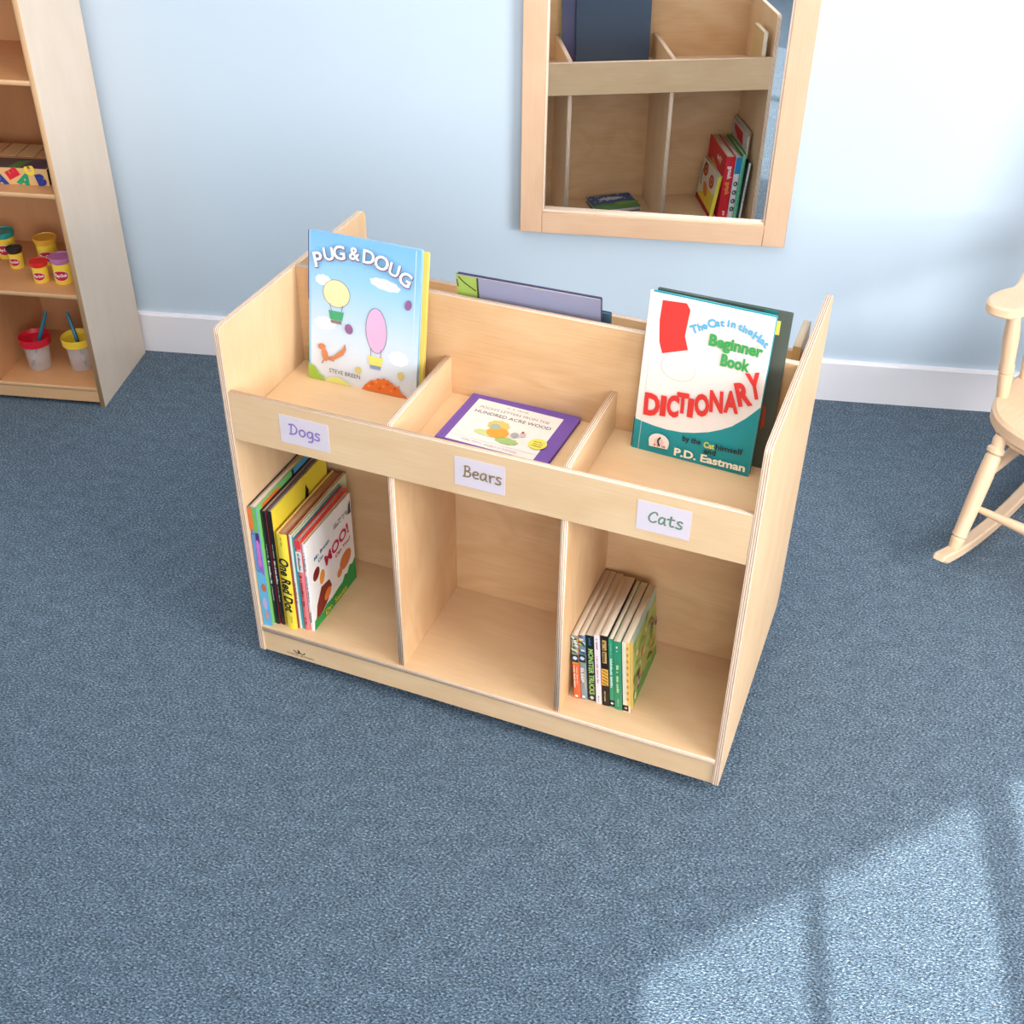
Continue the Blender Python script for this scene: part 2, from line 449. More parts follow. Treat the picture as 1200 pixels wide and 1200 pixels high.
for (s0, s1, z0, z1) in ((S2, S2+.03, Z0, Z1), (S3-.03, S3, Z0, Z1), (S2, S3, Z0, Z0+.04), (S2, S3, Z1-.012, Z1), (2.68, 2.72, Z0, Z1), (S2, S3, 1.38, 1.40)):
    plate(mb, rrect(s0, z0, s1, z1), -.06, -.02, MW @ AY, TRIMW, TRIMW, bev=0)
struct(mb.build('added_window'))

# ------------------------------------------------------------------ the book cabinet on casters
WA = .2542; ZB = .0338
CAB = Matrix.Rotation(-WA, 4, 'Z') @ Matrix.Translation((0, 0, ZB))
W, D, H, t = .914, .517, .711, .0118
HS, RB, RT, ZT = .064, .4965, .5905, .521
YC0, YC1 = .247, .259
cab = thing('book_cabinet', 'double-sided birch plywood book cabinet on casters with Dogs, Bears and Cats compartments', 'cabinet',
            Matrix.Rotation(-WA, 4, 'Z'))
CZ = Matrix.Translation((0, 0, ZB))
def part(name, *boxes, label=None, grain='a', face=None, r=0, rr=None):
    mb = MB()
    for bx in boxes: box(mb, *bx, face or BIRCH, PLY, grain=grain, r=r, rr=rr)
    return mb.build(name, cab, CZ, label)
part('side_panel', (0, 0, 0, t, D, H, 'x'), rr=(.004, .022, .014, .014), grain='b')
part('side_panel', (W-t, 0, 0, W, D, H, 'x'), rr=(.004, .022, .014, .014), grain='b')
part('middle_panel', (t, YC0, HS, W-t, YC1, .7125, 'y'), face=BIRCH_H)
part('front_rail', (t, .0008, RB, W-t, t, RT, 'y'))
part('back_rail', (t, D-t, RB, W-t, D-.0008, RT, 'y'))
part('tray_floor', (t, t, ZT-t, W-t, YC0, ZT, 'z'))
part('tray_floor', (t, YC1, ZT-t, W-t, D-t, ZT, 'z'))
XU = (.2993, .6034)
for x in XU:
    part('tray_divider', (x, t, ZT, x+t, YC0, .5945, 'x'))
    part('tray_divider', (x, YC1, ZT, x+t, D-t, .5945, 'x'))
    part('lower_divider', (x+.002, .004, HS, x+.002+t, YC0, ZT-t, 'x'), grain='b', face=BIRCH_H)
    part('lower_divider', (x+.002, YC1, HS, x+.002+t, D-.004, ZT-t, 'x'), grain='b')
part('bottom_shelf', (t, 0, HS-t, W-t, D, HS, 'z'))
KICK = part('kick_board', (t, .004, 0, W-t, .016, HS-t, 'y'))
part('kick_board', (t, D-.016, 0, W-t, D-.004, HS-t, 'y'))
# maker's mark printed on the front kick board
mb = MB(); mb.bm.from_mesh(KICK.data); mb.mats = list(KICK.data.materials)
mb.uv = mb.bm.loops.layers.uv[0]
cv = Canvas(mb, (0, .004, 0), (1, 0, 0), (0, 0, 1), 1, 1)
INK = (38, 24, 18)
cv.text('WHITNEY BROTHERS', .0880, .0095, .0060, (96, 66, 48), width=.060, bold=.01)
cv.stroke([(.0752, .0205), (.0785, .0165), (.0835, .0150), (.0862, .0175)], .0022, INK)
cv.stroke([(.0850, .0150), (.0872, .0185), (.0845, .0225)], .0030, INK)
cv.stroke([(.0890, .0168), (.0925, .0150), (.0970, .0165), (.0992, .0195)], .0022, INK)
me = KICK.data; me.materials.clear()
for m in mb.mats: me.materials.append(m)
mb.bm.to_mesh(me); mb.bm.free()
# casters
CASTM = flat((120, 120, 124), .35, .6); RUB = flat((26, 26, 28), .6, .3)
for cx, cy in ((.07, .07), (W-.07, .07), (.07, D-.07), (W-.07, D-.07)):
    mb = MB()
    box(mb, cx-.022, cy-.022, HS-t-.003, cx+.022, cy+.022, HS-t, 'z', CASTM, CASTM, bev=.0005)
    for sx in (-.0125, .0105): box(mb, cx+sx, cy-.011, -.012, cx+sx+.002, cy+.011, HS-t-.003, 'x', CASTM, CASTM, bev=.0003)
    k = mb.build('caster', cab, CZ)
    mb = MB(); lathe(mb, [(.019, -.009), (.022, -.007), (.022, .007), (.019, .009)],
                     Matrix.Translation((cx, cy, -ZB+.022)) @ Matrix.Rotation(PI/2, 4, 'Y'), RUB, 24)
    mb.build('wheel', k)
# handwritten labels
LAB = flat((216, 203, 210), .55, .3)
STROKES = {
 'D': [[(.10, .0), (.18, .70)], [(.02, .66), (.30, .70), (.50, .52), (.50, .25), (.32, .06), (.02, .0)]],
 'o': [[(.30, .47), (.12, .40), (.06, .22), (.14, .04), (.30, .02), (.42, .18), (.42, .36), (.28, .47)]],
 'g': [[(.40, .44), (.22, .46), (.08, .30), (.10, .10), (.26, .06), (.40, .22), (.42, .44)], [(.42, .44), (.42, .0), (.32, -.22), (.12, -.24)]],
 's': [[(.36, .44), (.20, .48), (.10, .36), (.20, .26), (.32, .18), (.32, .05), (.18, -.01), (.03, .03)]],
 'B': [[(.12, .0), (.18, .72)], [(.12, .68), (.34, .72), (.44, .58), (.34, .42), (.18, .38)], [(.18, .38), (.42, .34), (.48, .18), (.34, .02), (.04, .0)]],
 'e': [[(.10, .24), (.34, .28), (.38, .40), (.26, .48), (.12, .38), (.08, .18), (.18, .03), (.38, .04)]],
 'a': [[(.40, .44), (.22, .47), (.08, .28), (.10, .06), (.22, .03), (.36, .20), (.41, .44)], [(.41, .44), (.38, .14), (.45, .0)]],
 'r': [[(.10, .46), (.14, .0)], [(.13, .26), (.22, .42), (.38, .45)]],
 'C': [[(.52, .58), (.46, .70), (.30, .68), (.12, .48), (.06, .22), (.18, .03), (.36, .03), (.48, .12)]],
 't': [[(.22, .66), (.18, .20), (.24, .02), (.38, .05)], [(.02, .46), (.40, .50)]],
}
def hand(cv, word, x, y, s, col, wd, adv, slope=0):
    for ch, a_ in zip(word, adv):
        for st in STROKES[ch]: cv.stroke([(x+p*s, y+q*s) for p, q in st], wd, col)
        x += a_*s; y += slope*s
for word, x0, x1, col, tx, lb in (('Dogs', .1065, .1985, (142, 118, 186), .1240, 'white paper label reading Dogs in purple'),
                              ('Bears', .4245, .5108, (142, 118, 84), .4385, 'white paper label reading Bears in brown'),
                              ('Cats', .7275, .8115, (108, 138, 112), .7450, 'white paper label reading Cats in green')):
    mb = MB()
    z0, z1 = .5165, .5715
    box(mb, x0, .0002, z0, x1, .0008, z1, 'y', LAB, LAB, bev=0)
    cv = Canvas(mb, (0, .0002, 0), (1, 0, 0), (0, 0, 1), 1, 1)
    adv = {'Dogs': (.62, .52, .52, .4), 'Bears': (.56, .46, .52, .42, .4), 'Cats': (.56, .54, .50, .4)}[word]
    hand(cv, word, tx, .5365 if word != 'Cats' else .5350, .0285 if word != 'Cats' else .0275, col, .0029, adv)
    mb.build('paper_label', cab, CZ, lb)

# ------------------------------------------------------------------ books in the tray
def cabM(x, y, z, rz=0, tilt=0):
    """pose in the cabinet's frame: tilt>0 leans the top away from the viewer"""
    return CAB @ Matrix.Translation((x, y, z)) @ Matrix.Rotation(R(rz), 4, 'Z') @ Matrix.Rotation(-R(tilt), 4, 'X')
def L2(c, pts, q): return [(a*c.w, b*c.h) for a, b in pts]

# --- sky-blue picture book
SKY = grad([(0, (226, 228, 234)), (.35, (204, 222, 238)), (.7, (152, 202, 238)), (1, (124, 184, 228))])
def art_pug(c):
    w, h = c.w, c.h
    c.rect(0, 0, 1, 1, SKY)
    c.rect(.0, 0, .018, 1, (150, 196, 232)); c.k -= 1
    for cx, cy, rx, ry, ro in ((.69, .735, .135, .035, -8), (.13, .69, .07, .035, 0), (.15, .40, .10, .045, 0), (.83, .26, .09, .05, 0)):
        c.ell(cx*w, cy*h, rx*w, ry*h, (236, 242, 248), ro, wob=.05)
    # plain balloons in place of the drawn figures
    for cx, cy, rx, ry, ro, c1, c2, c3 in ((.255, .615, .121, .090, -6, (244, 222, 172), (72, 166, 116), (140, 126, 114)),
                                           (.625, .420, .092, .150, 3, (222, 178, 214), (250, 220, 110), (132, 152, 190))):
        c.ell(cx*w, cy*h, (rx+.004)*w, (ry+.003)*h, (110, 96, 104), ro); c.ell(cx*w, cy*h, rx*w, ry*h, c1, ro)
        y0 = cy-ry-.012
        for q in (-.5, .5): c.stroke([((cx+q*rx)*w, (cy-ry*.80)*h), ((cx+q*.09)*w, (y0-.015)*h)], .001, (110, 96, 104))
        c.npoly([(cx-.07, y0-.015), (cx-.055, y0-.075), (cx+.055, y0-.075), (cx+.07, y0-.015)], c2)
        c.npoly([(cx-.052, y0-.078), (cx-.046, y0-.100), (cx+.046, y0-.100), (cx+.052, y0-.078)], c3)
    c.ell(.375*w, .395*h, .036*w, .034*h, (146, 100, 146), 20); c.ell(.905*w, .635*h, .030*w, .034*h, (146, 100, 146), -16)
    c.ell(.47*w, .125*h, .028*w, .026*h, (214, 196, 120)); c.ell(.86*w, .150*h, .030*w, .028*h, (214, 196, 120))
    # little squirrel
    SQ = (206, 132, 92)
    c.ell(.155*w, .185*h, .030*w, .045*h, SQ, 14); c.ell(.125*w, .238*h, .036*w, .022*h, SQ, 10)
    c.npoly([(.18, .17), (.24, .19), (.32, .25), (.345, .29), (.355, .25), (.33, .21), (.26, .17), (.20, .15)], SQ)
    c.stroke(L2(c, ((.15, .15), (.13, .125)), 0), .0025, SQ); c.stroke(L2(c, ((.19, .16), (.24, .155)), 0), .0025, SQ)
    c.npoly([(0, 0), (.16, 0), (.15, .03), (.10, .045), (.07, .085), (.0, .108)], (158, 190, 72))
    c.npoly([(.16, .0), (.42, .0), (.36, .025), (.28, .048), (.20, .035)], (222, 222, 128))
    P = [(.50, .003)]; rd = random.Random(3)
    for i in range(22):
        q = i/21; P.append((.52+.40*q, .02+.085*math.sin(PI*min(1, q*1.1))**.8+rd.uniform(-.008, .008)))
    P += [(.93, .003)]
    c.npoly(P, (232, 116, 46))
    for i in range(9): c.ell((.57+.035*i)*w, (.035+.02*(i % 3))*h, .012*w, .008*h, (214, 84, 36) if i % 2 else (244, 150, 72))
    for ch, x, y, ro, s in (('P', .095, .826, 14, .040), ('U', .190, .872, 12, .034), ('G', .285, .894, 6, .037), ('&', .425, .905, 0, .034),
                            ('D', .553, .902, -3, .036), ('O', .668, .880, -8, .038), ('U', .781, .850, -14, .034), ('G', .880, .805, -20, .037)):
        c.text(ch, x*w+.0008, y*h-.0012, s*.93, (120, 84, 110), ro, bold=.045)
        c.text(ch, x*w, y*h, s*.93, (250, 248, 246), ro, bold=.02)
    c.text('STEVE BREEN', .352*w, .088*h, .0108, (58, 52, 66), -1.0, width=.29*w)
    c.rect(.965, 0, .972, 1, (206, 226, 240))
def sp_pug(c):
    c.npoly([(0, -.5), (.46, -.5), (.46, .5), (0, .5)], (92, 92, 158))
    c.npoly([(.75, -.5), (.93, -.5), (.93, .5), (.75, .5)], (96, 156, 84))
book('picture_book', 'sky-blue hardback picture book standing at the front of the Dogs compartment',
     cabM(.0500, .1967, ZT, 0, 9.7), .213, .272, .0085, (150, 196, 232), (196, 206, 214), art=art_pug, spine_art=sp_pug)
book('picture_book', 'yellow-edged hardback standing behind the sky-blue book in the Dogs compartment',
     cabM(.0560, .2057, ZT, 0, 9.7), .2155, .2650, .0075, (228, 202, 96), (202, 176, 120), back=(228, 204, 110))

# --- dictionary
def art_dict(c):
    w, h = c.w, c.h
    c.rect(0, 0, 1, 1, (243, 231, 222))
    P = [(0, .195)]
    for a, b in ((.06, .188), (.15, .178), (.27, .172), (.40, .178), (.51, .196), (.62, .222), (.72, .258), (.80, .295), (.90, .365), (1.0, .455)): P.append((a, b))
    c.npoly([(0, 0), (1, 0)] + list(reversed(P)), (28, 146, 152))
    c.rect(.052, 0, .056, 1, (206, 206, 204)); 
    # plain stand-in for the drawn figure: red block, grey oval
    c.npoly([(.105, .965), (.10, .84), (.12, .71), (.155, .645), (.36, .70), (.32, .78), (.335, .94), (.30, .975)], (226, 58, 52))
    c.ell(.30*w, .575*h, .145*w, .078*h, (204, 196, 192), -8); c.ell(.30*w, .575*h, .141*w, .075*h, (240, 229, 220), -8)
    B = (98, 172, 208)
    for ch, x, y, ro in (('T', .385, .834, 28), ('h', .431, .853, 24), ('e', .468, .862, 18), ('C', .516, .890, 13), ('a', .563, .895, 8), ('t', .600, .905, 5),
                         ('i', .648, .912, 0), ('n', .688, .908, -2), ('t', .744, .905, -8), ('h', .784, .900, -12), ('e', .826, .887, -16),
                         ('H', .883, .872, -20), ('a', .928, .850, -26), ('t', .960, .836, -30)):
        c.text(ch, x*w, y*h, .0165 if ch.islower() else .0185, B, ro, bold=.045)
    G = (66, 158, 80)
    c.text('Beginner', .733*w, .782*h, .0265, G, -1, bold=.045, width=.43*w)
    c.text('Book', .750*w, .690*h, .0275, G, -1, bold=.045, width=.235*w)
    RD = (224, 56, 50)
    for ch, x, y, ro, wd, s in (('D', .128, .312, 2, .0270, .052), ('I', .224, .322, 2, .0100, .047), ('C', .304, .336, 2, .0205, .049), ('T', .380, .370, 3, .0205, .047),
                         ('I', .450, .352, 2, .0100, .043), ('O', .538, .386, 6, .0245, .050), ('N', .650, .430, 6, .0220, .049), ('A', .765, .450, 8, .0240, .049),
                         ('R', .852, .515, 20, .0235, .052), ('Y', .928, .580, 18, .0235, .057)):
        c.text(ch, x*w, y*h, s, RD, ro, bold=.05, width=wd)
    c.npoly([(.150, .045), (.308, .050)]+[(.228+.088*math.cos(R(a)), .088+.052*math.sin(R(a))) for a in range(-10, 200, 15)], (246, 232, 222))
    c.ell(.228*w, .086*h, .042*w, .026*h, (234, 206, 196)); c.scribble(.165*w, .29*w, .062*h, .004, (196, 92, 86), 4)
    c.stroke(L2(c, ((.235, .115), (.220, .090), (.235, .065)), 0), .003, (40, 34, 36))
    K = (30, 30, 34)
    c.text('by the', .500*w, .146*h, .0135, K, 1, bold=.025, width=.155*w)
    c.text('Cat', .648*w, .146*h, .0145, (222, 214, 96), 1, bold=.03, width=.09*w)
    c.text('himself', .815*w, .152*h, .0135, K, 2, bold=.025, width=.225*w)
    c.text('and', .662*w, .106*h, .0130, K, 0, bold=.025, width=.10*w)
    c.text('P.D. Eastman', .668*w, .055*h, .0190, (246, 236, 214), 1, bold=.035, width=.60*w)
DM = cabM(.6591, .2040, ZT, -3.2, 6.6)
book('picture_book', 'cream and teal hardback dictionary with red lettering standing in the Cats compartment',
     DM, .2005, .277, .0125, (236, 232, 228), (240, 232, 222), back=(38, 160, 178), art=art_dict,
     spine_art=lambda c: c.npoly([(.80, -.5), (1, -.5), (1, .5), (.80, .5)], (28, 146, 152)), board=.0028)
def art_dark(c):
    w, h = c.w, c.h
    c.rect(.86, 0, 1, 1, (84, 90, 80)); c.rect(.80, 0, .89, 1, (40, 112, 104))
    c.rect(.885, .86, .925, .945, (232, 216, 96)); c.npoly([(.90, .25), (.93, .28), (.92, .40), (.90, .42)], (190, 72, 46))
book('picture_book', 'dark green-grey hardback half hidden behind the teal dictionary',
     cabM(.6680, .2290, ZT, -1.0, 4.6), .2140, .276, .0065, (66, 84, 76), (60, 80, 74), back=(56, 66, 64), art=art_dark)

# --- flat purple book
def art_pooh(c):
    w, h = c.w, c.h
    c.rect(0, 0, 1, 1, (116, 84, 170))
    c.rect(.035, 0, .041, 1, (96, 68, 150))
    c.rect(.085, .02, .876, .885, (246, 236, 228))
    c.text('A. A. MILNE', .47*w, .832*h, .0062, (120, 116, 124), 0, width=.20*w)
    c.text("POOH'S LETTERS FROM THE", .47*w, .742*h, .0095, (120, 112, 132), 0, width=.64*w)
    c.text('HUNDRED ACRE WOOD', .485*w, .645*h, .0125, (84, 82, 118), 0, width=.70*w, bold=.005)
    c.rect(.085, .118, .876, .124, (206, 200, 200)); c.rect(.085, .775, .876, .779, (226, 218, 212))
    # plain stand-in for the drawn figure with the leaves around it
    c.ell(.36*w, .28*h, .10*w, .055*h, (206, 216, 150), 0, wob=.08); c.ell(.57*w, .225*h, .10*w, .06*h, (168, 196, 120), 0, wob=.08)
    c.ell(.42*w, .46*h, .095*w, .10*h, (240, 196, 112), 0, wob=.05); c.ell(.455*w, .33*h, .095*w, .10*h, (238, 166, 66), 8, wob=.03)
    c.ell(.40*w, .43*h, .045*w, .055*h, (164, 188, 168)); c.ell(.60*w, .36*h, .035*w, .05*h, (176, 172, 172), 20)
    c.ell(.66*w, .40*h, .028*w, .045*h, (204, 196, 192)); c.ell(.648*w, .44*h, .012*w, .022*h, (186, 72, 66))
    c.ell(.825*w, .305*h, .078*w, .102*h, (240, 226, 100))
    for k in range(3): c.scribble(.78*w, .87*w, (.345-.04*k)*h, .0035, (150, 134, 60), 30+k)
    c.scribble(.21*w, .40*w, .070*h, .0032, (168, 160, 190), 8)
    c.text('ERNEST H. SHEPARD', .575*w, .058*h, .0052, (140, 130, 166), 0, width=.29*w)
T_ = .008
M = CAB @ Matrix.Translation((.3455, .0970, ZT+T_)) @ Matrix.Rotation(R(-2.6), 4, 'Z') @ Matrix.Rotation(-PI/2, 4, 'X')
book('picture_book', 'purple-bordered hardback lying flat in the Bears compartment', M, .2030, .1560, T_, (116, 84, 170), (112, 80, 166), art=art_pooh)

# --- books in the rear tray
def art_green(c):
    w, h = c.w, c.h
    c.rect(0, 0, 1, 1, (152, 152, 178)); c.rect(.0, .0, .145, 1, (164, 190, 92)); c.rect(.145, 0, .158, 1, (72, 70, 40))
    c.stroke([(.02*w, .985*h), (.06*w, .94*h), (.135*w, .885*h)], .0025, (84, 78, 30)); c.stroke([(.005*w, .96*h), (.012*w, .90*h)], .002, (84, 78, 30))
# leans forward against the middle panel: pose by its lower front edge
book('picture_book', 'large lavender and green hardback standing in the rear tray behind the Bears compartment',
     CAB @ Matrix.Translation((.3125, .2985, ZT)) @ Matrix.Rotation(R(1.2), 4, 'Z') @ Matrix.Rotation(R(8.0), 4, 'X'), .2560, .2250, .010,
     (152, 152, 178), (120, 150, 80), back=(70, 70, 110), art=art_green)
book('picture_book', 'blue-grey hardback just showing behind the lavender book in the rear tray',
     CAB @ Matrix.Translation((.3550, .3150, ZT)) @ Matrix.Rotation(R(5.0), 4, 'X'), .2250, .1880, .007, (84, 118, 140), (90, 120, 140), back=(60, 78, 100))
book('picture_book', 'small tan book in the rear tray at the right-hand side panel',
     CAB @ Matrix.Translation((.8860, .4020, ZT)) @ Matrix.Rotation(PI/2, 4, 'Z'), .098, .1370, .0135, (198, 170, 118), (206, 176, 122), hard=False)

# ------------------------------------------------------------------ books standing spine-out in the lower left compartment
def spineM(xr, y, z=HS): return CAB @ Matrix.Translation((xr, y, z)) @ Matrix.Rotation(PI/2, 4, 'Z')
def art_colour(c):
    w, h = c.w, c.h
    c.rect(0, 0, 1, 1, (120, 190, 110)); c.rect(.08, .86, .34, .985, (230, 116, 48)); c.rect(.14, .885, .34, .91, (246, 226, 214))
    c.ell(.45*w, .9*h, .09*w, .05*h, (214, 216, 150)); c.rect(.56, .80, 1, 1, (86, 160, 196)); c.rect(.55, .78, .58, 1, (30, 34, 44))
    c.stroke([(.50*w, .86*h), (.57*w, .90*h), (.68*w, .93*h)], .004, (190, 190, 210)); c.ell(.6*w, .85*h, .08*w, .03*h, (130, 40, 90), 20)
def sp_colour(c):
    w, h = c.w, c.h
    c.npoly([(0, -.5), (.18, -.5), (.18, 0), (0, 0)], (232, 122, 60)); c.npoly([(.0, 0), (.22, 0), (.22, .5), (0, .5)], (112, 186, 92))
    c.npoly([(.22, -.5), (.52, -.5), (.52, .5), (.22, .5)], (108, 150, 200)); c.npoly([(.20, 0), (.50, -.1), (.55, .5), (.22, .5)], (156, 104, 190))
    c.npoly([(.2, .1), (.28, .0), (.28, .5), (.2, .5)], (74, 46, 120)); c.npoly([(.52, -.5), (1, -.5), (1, .5), (.55, .5)], (104, 184, 222))
    for k, u in enumerate((.30, .37, .44)): c.ell(u*w, .2*h, .012, .004, (208, 120, 200))
    c.ell(.66*w, .2*h, .010, .005, (200, 112, 70)); c.ell(.80*w, .1*h, .016, .005, (190, 178, 214)); c.ell(.90*w, .15*h, .010, .0035, (222, 150, 140))
book('picture_book', 'tall multicoloured book with orange, purple and blue spine against the left side panel', spineM(.0300, .0095), .225, .284, .0168,
     (120, 190, 110), (120, 160, 200), back=(30, 36, 50), art=art_colour, spine_art=sp_colour, board=.002, over=.001)
def sp_black(c, sd):
    c.scribble(.28*c.w, .40*c.w, 0, .0022, (196, 190, 186), sd); c.scribble(.42*c.w, .62*c.w, 0, .0040, (236, 232, 226), sd+1)
    c.scribble(.65*c.w, .78*c.w, 0, .0022, (196, 190, 186), sd+2)
book('picture_book', 'slim black-spined hardback with a dark red cover, nearer the left side panel', spineM(.0413, .019), .200, .272, .0105,
     (150, 44, 52), (24, 22, 26), back=(34, 34, 44), spine_art=lambda c: sp_black(c, 11))
def art_yel(c):
    c.rect(.04, 0, 1, 1, (238, 214, 62))
    c.npoly([(.38, .66), (.60, .84), (.70, .74), (.70, .62)], (22, 106, 62)); c.npoly([(.575, .825), (.60, .93), (.645, .86), (.635, .80)], (26, 28, 26))
book('picture_book', 'slim black-spined hardback with a bright yellow cover, beside the yellow One Red Dot spine', spineM(.0525, .021), .200, .273, .0100,
     (238, 214, 62), (24, 22, 26), back=(96, 92, 96), art=art_yel, spine_art=lambda c: sp_black(c, 17))
def sp_dot(c):
    c.text('One Red Dot', .53*c.w, .0, .0262, (22, 20, 18), 0, bold=.03, shear=.2, width=.57*c.w)
    c.scribble(.03*c.w, .12*c.w, .0, .0028, (120, 104, 40), 5); c.scribble(.86*c.w, .93*c.w, .002, .0025, (160, 140, 50), 6)
book('picture_book', 'thick yellow-spined book lettered One Red Dot in black', spineM(.0805, .0185), .212, .230, .0215,
     (160, 62, 44), (244, 218, 66), back=(236, 196, 120), spine_art=sp_dot, pages=flat((196, 150, 118), .8), board=.0026)
def art_pale(c):
    c.rect(0, 0, 1, 1, (206, 208, 176)); rd = random.Random(9)
    for i in range(26):
        x = rd.uniform(.70, .98); y = rd.uniform(.05, .95); c.stroke([(x*c.w, y*c.h), ((x-.02)*c.w, (y+.015)*c.h), ((x+.015)*c.w, (y+.03)*c.h)], .0014, (138, 156, 124))
book('picture_book', 'pale green hardback, deeper than its neighbours, right of the yellow spine', spineM(.0868, .0235), .210, .228, .0056,
     (206, 208, 176), (216, 226, 214), back=(216, 190, 140), art=art_pale, spine_art=lambda c: c.scribble(.5*c.w, .72*c.w, 0, .003, (190, 96, 70), 3), board=.0016)
book('picture_book', 'thin teal-covered book between the pale green book and the pink spine', spineM(.0915, .0245), .178, .224, .0042,
     (20, 122, 132), (64, 160, 172), hard=False)
def sp_pink(c):
    c.npoly([(.0, -.5), (.09, -.5), (.09, .5), (0, .5)], (226, 64, 66)); c.npoly([(.12, -.5), (.34, -.5), (.34, .5), (.12, .5)], (232, 226, 218))
    c.scribble(.14*c.w, .32*c.w, 0, .0055, (64, 70, 78), 2); c.scribble(.38*c.w, .72*c.w, 0, .0052, (150, 30, 48), 12); c.scribble(.85*c.w, .94*c.w, 0, .004, (150, 30, 48), 13)
book('picture_book', 'pink-spined hardback with a red cover next to the white moo book', spineM(.1042, .0255), .178, .219, .0122,
     (220, 50, 52), (234, 124, 126), back=(220, 50, 52), spine_art=sp_pink)
def art_moo(c):
    w, h = c.w, c.h
    c.rect(0, 0, 1, 1, (240, 236, 232))
    P = [(1, 0), (1, .26), (.93, .22), (.86, .24), (.80, .18), (.74, .20), (.68, .15), (.55, .14), (.42, .12), (.30, .13), (.20, .09), (.10, .12), (.02, .10), (0, 0)]
    c.npoly(P, (34, 148, 70))
    # plain stand-ins for the drawn figures
    c.ell(.15*w, .575*h, .085*w, .055*h, (122, 26, 26), 55); c.ell(.26*w, .475*h, .055*w, .075*h, (232, 142, 44), -10)
    c.npoly([(.06, .10), (.10, .24), (.22, .38), (.40, .36), (.44, .27), (.34, .16), (.20, .10)], (124, 30, 24))
    c.ell(.34*w, .23*h, .085*w, .05*h, (226, 120, 50), 30)
    c.ell(.78*w, .36*h, .14*w, .085*h, (214, 122, 66), 20); c.ell(.63*w, .29*h, .06*w, .045*h, (222, 126, 66), 30)
    c.text('MOO!', .62*w, .630*h, .034, (198, 30, 84), 10, bold=.03, width=.56*w)
    c.text('Mr. Brown', .30*w, .760*h, .012, (60, 110, 150), 4, bold=.02, width=.34*w)
    c.text('Can', .26*w, .690*h, .012, (60, 130, 150), 4, bold=.02); c.text('Can You?', .74*w, .53*h, .0125, (190, 40, 90), 4, bold=.02, width=.36*w)
    c.text('Dr. Seuss', .50*w, .055*h, .017, (228, 214, 60), 0, bold=.02, width=.5*w)
    for k in range(2): c.scribble(.58*w, .90*w, (.86-.03*k)*h, .0045, (96, 92, 96), 40+k)
    c.npoly([(.90, .80), (.97, .80), (.97, .93), (.93, .90)], (60, 58, 62))
book('picture_book', 'white hardback with MOO! in magenta, rightmost of the lower left row', spineM(.1130, .0262), .171, .213, .0082,
     (240, 236, 232), (238, 232, 230), back=(222, 190, 150), art=art_moo,
     spine_art=lambda c: (c.scribble(.1*c.w, .3*c.w, 0, .0034, (90, 90, 96), 61), c.scribble(.36*c.w, .66*c.w, 0, .0028, (120, 80, 110), 62), c.scribble(.78*c.w, .90*c.w, 0, .003, (50, 48, 52), 63)))

# ------------------------------------------------------------------ small readers in the lower right compartment (leaning on the divider)
LEAN = -4.6
def leanM(xl, y, th): return CAB @ Matrix.Translation((xl, y, HS)) @ Matrix.Rotation(R(LEAN), 4, 'Y') @ Matrix.Translation((th, 0, 0)) @ Matrix.Rotation(PI/2, 4, 'Z')
def patch_top(c, seed):
    rd = random.Random(seed)
    for i in range(16):
        c.ell(rd.uniform(.02, .27)*c.w, rd.uniform(-.38, .38)*c.h, .004, .0022, rd.choice([(232, 200, 70), (60, 96, 150), (206, 70, 60), (220, 226, 216), (56, 110, 92), (36, 48, 78)]), rd.uniform(0, 90))
def sp1(c):
    c.npoly([(0, -.5), (.42, -.5), (.42, .5), (0, .5)], (150, 160, 150)); patch_top(c, 1)
    c.npoly([(.29, -.5), (.40, -.5), (.40, .5), (.29, .5)], (28, 44, 60)); c.ell(.34*c.w, .0, .0042, .0042, (196, 216, 232)); c.rect(.40, -.5, .43, .5, (214, 140, 52))
    c.scribble(.46*c.w, .80*c.w, -.002, .004, (250, 222, 200), 21); c.scribble(.46*c.w, .76*c.w, .003, .003, (250, 214, 190), 22); c.ell(.94*c.w, 0, .003, .003, (250, 226, 210))
def sp2(c):
    c.npoly([(0, -.5), (.42, -.5), (.42, .5), (0, .5)], (130, 146, 170)); patch_top(c, 2)
    c.npoly([(.29, -.5), (.40, -.5), (.40, .5), (.29, .5)], (28, 44, 60)); c.ell(.34*c.w, .0, .0042, .0042, (196, 216, 232)); c.rect(.40, -.5, .43, .5, (150, 150, 90))
    c.text('SLEEP', .60*c.w, -.001, .0075, (240, 240, 236), 0, bold=.03, width=.23*c.w); c.scribble(.50*c.w, .80*c.w, .0042, .0022, (232, 206, 80), 23); c.ell(.94*c.w, 0, .003, .003, (230, 234, 236))
def sp3(c):
    c.text('MONSTER TRUCKS', .55*c.w, .0005, .0128, (170, 206, 120), 0, bold=.03, width=.70*c.w); c.scribble(.04*c.w, .14*c.w, 0, .005, (70, 110, 140), 24)
    c.ell(.95*c.w, 0, .004, .0035, (206, 212, 214))
def sp4(c): c.scribble(.05*c.w, .2*c.w, 0, .003, (120, 60, 90), 25); c.scribble(.3*c.w, .72*c.w, 0, .0036, (208, 120, 150), 26); c.scribble(.88*c.w, .96*c.w, 0, .003, (130, 120, 130), 27)
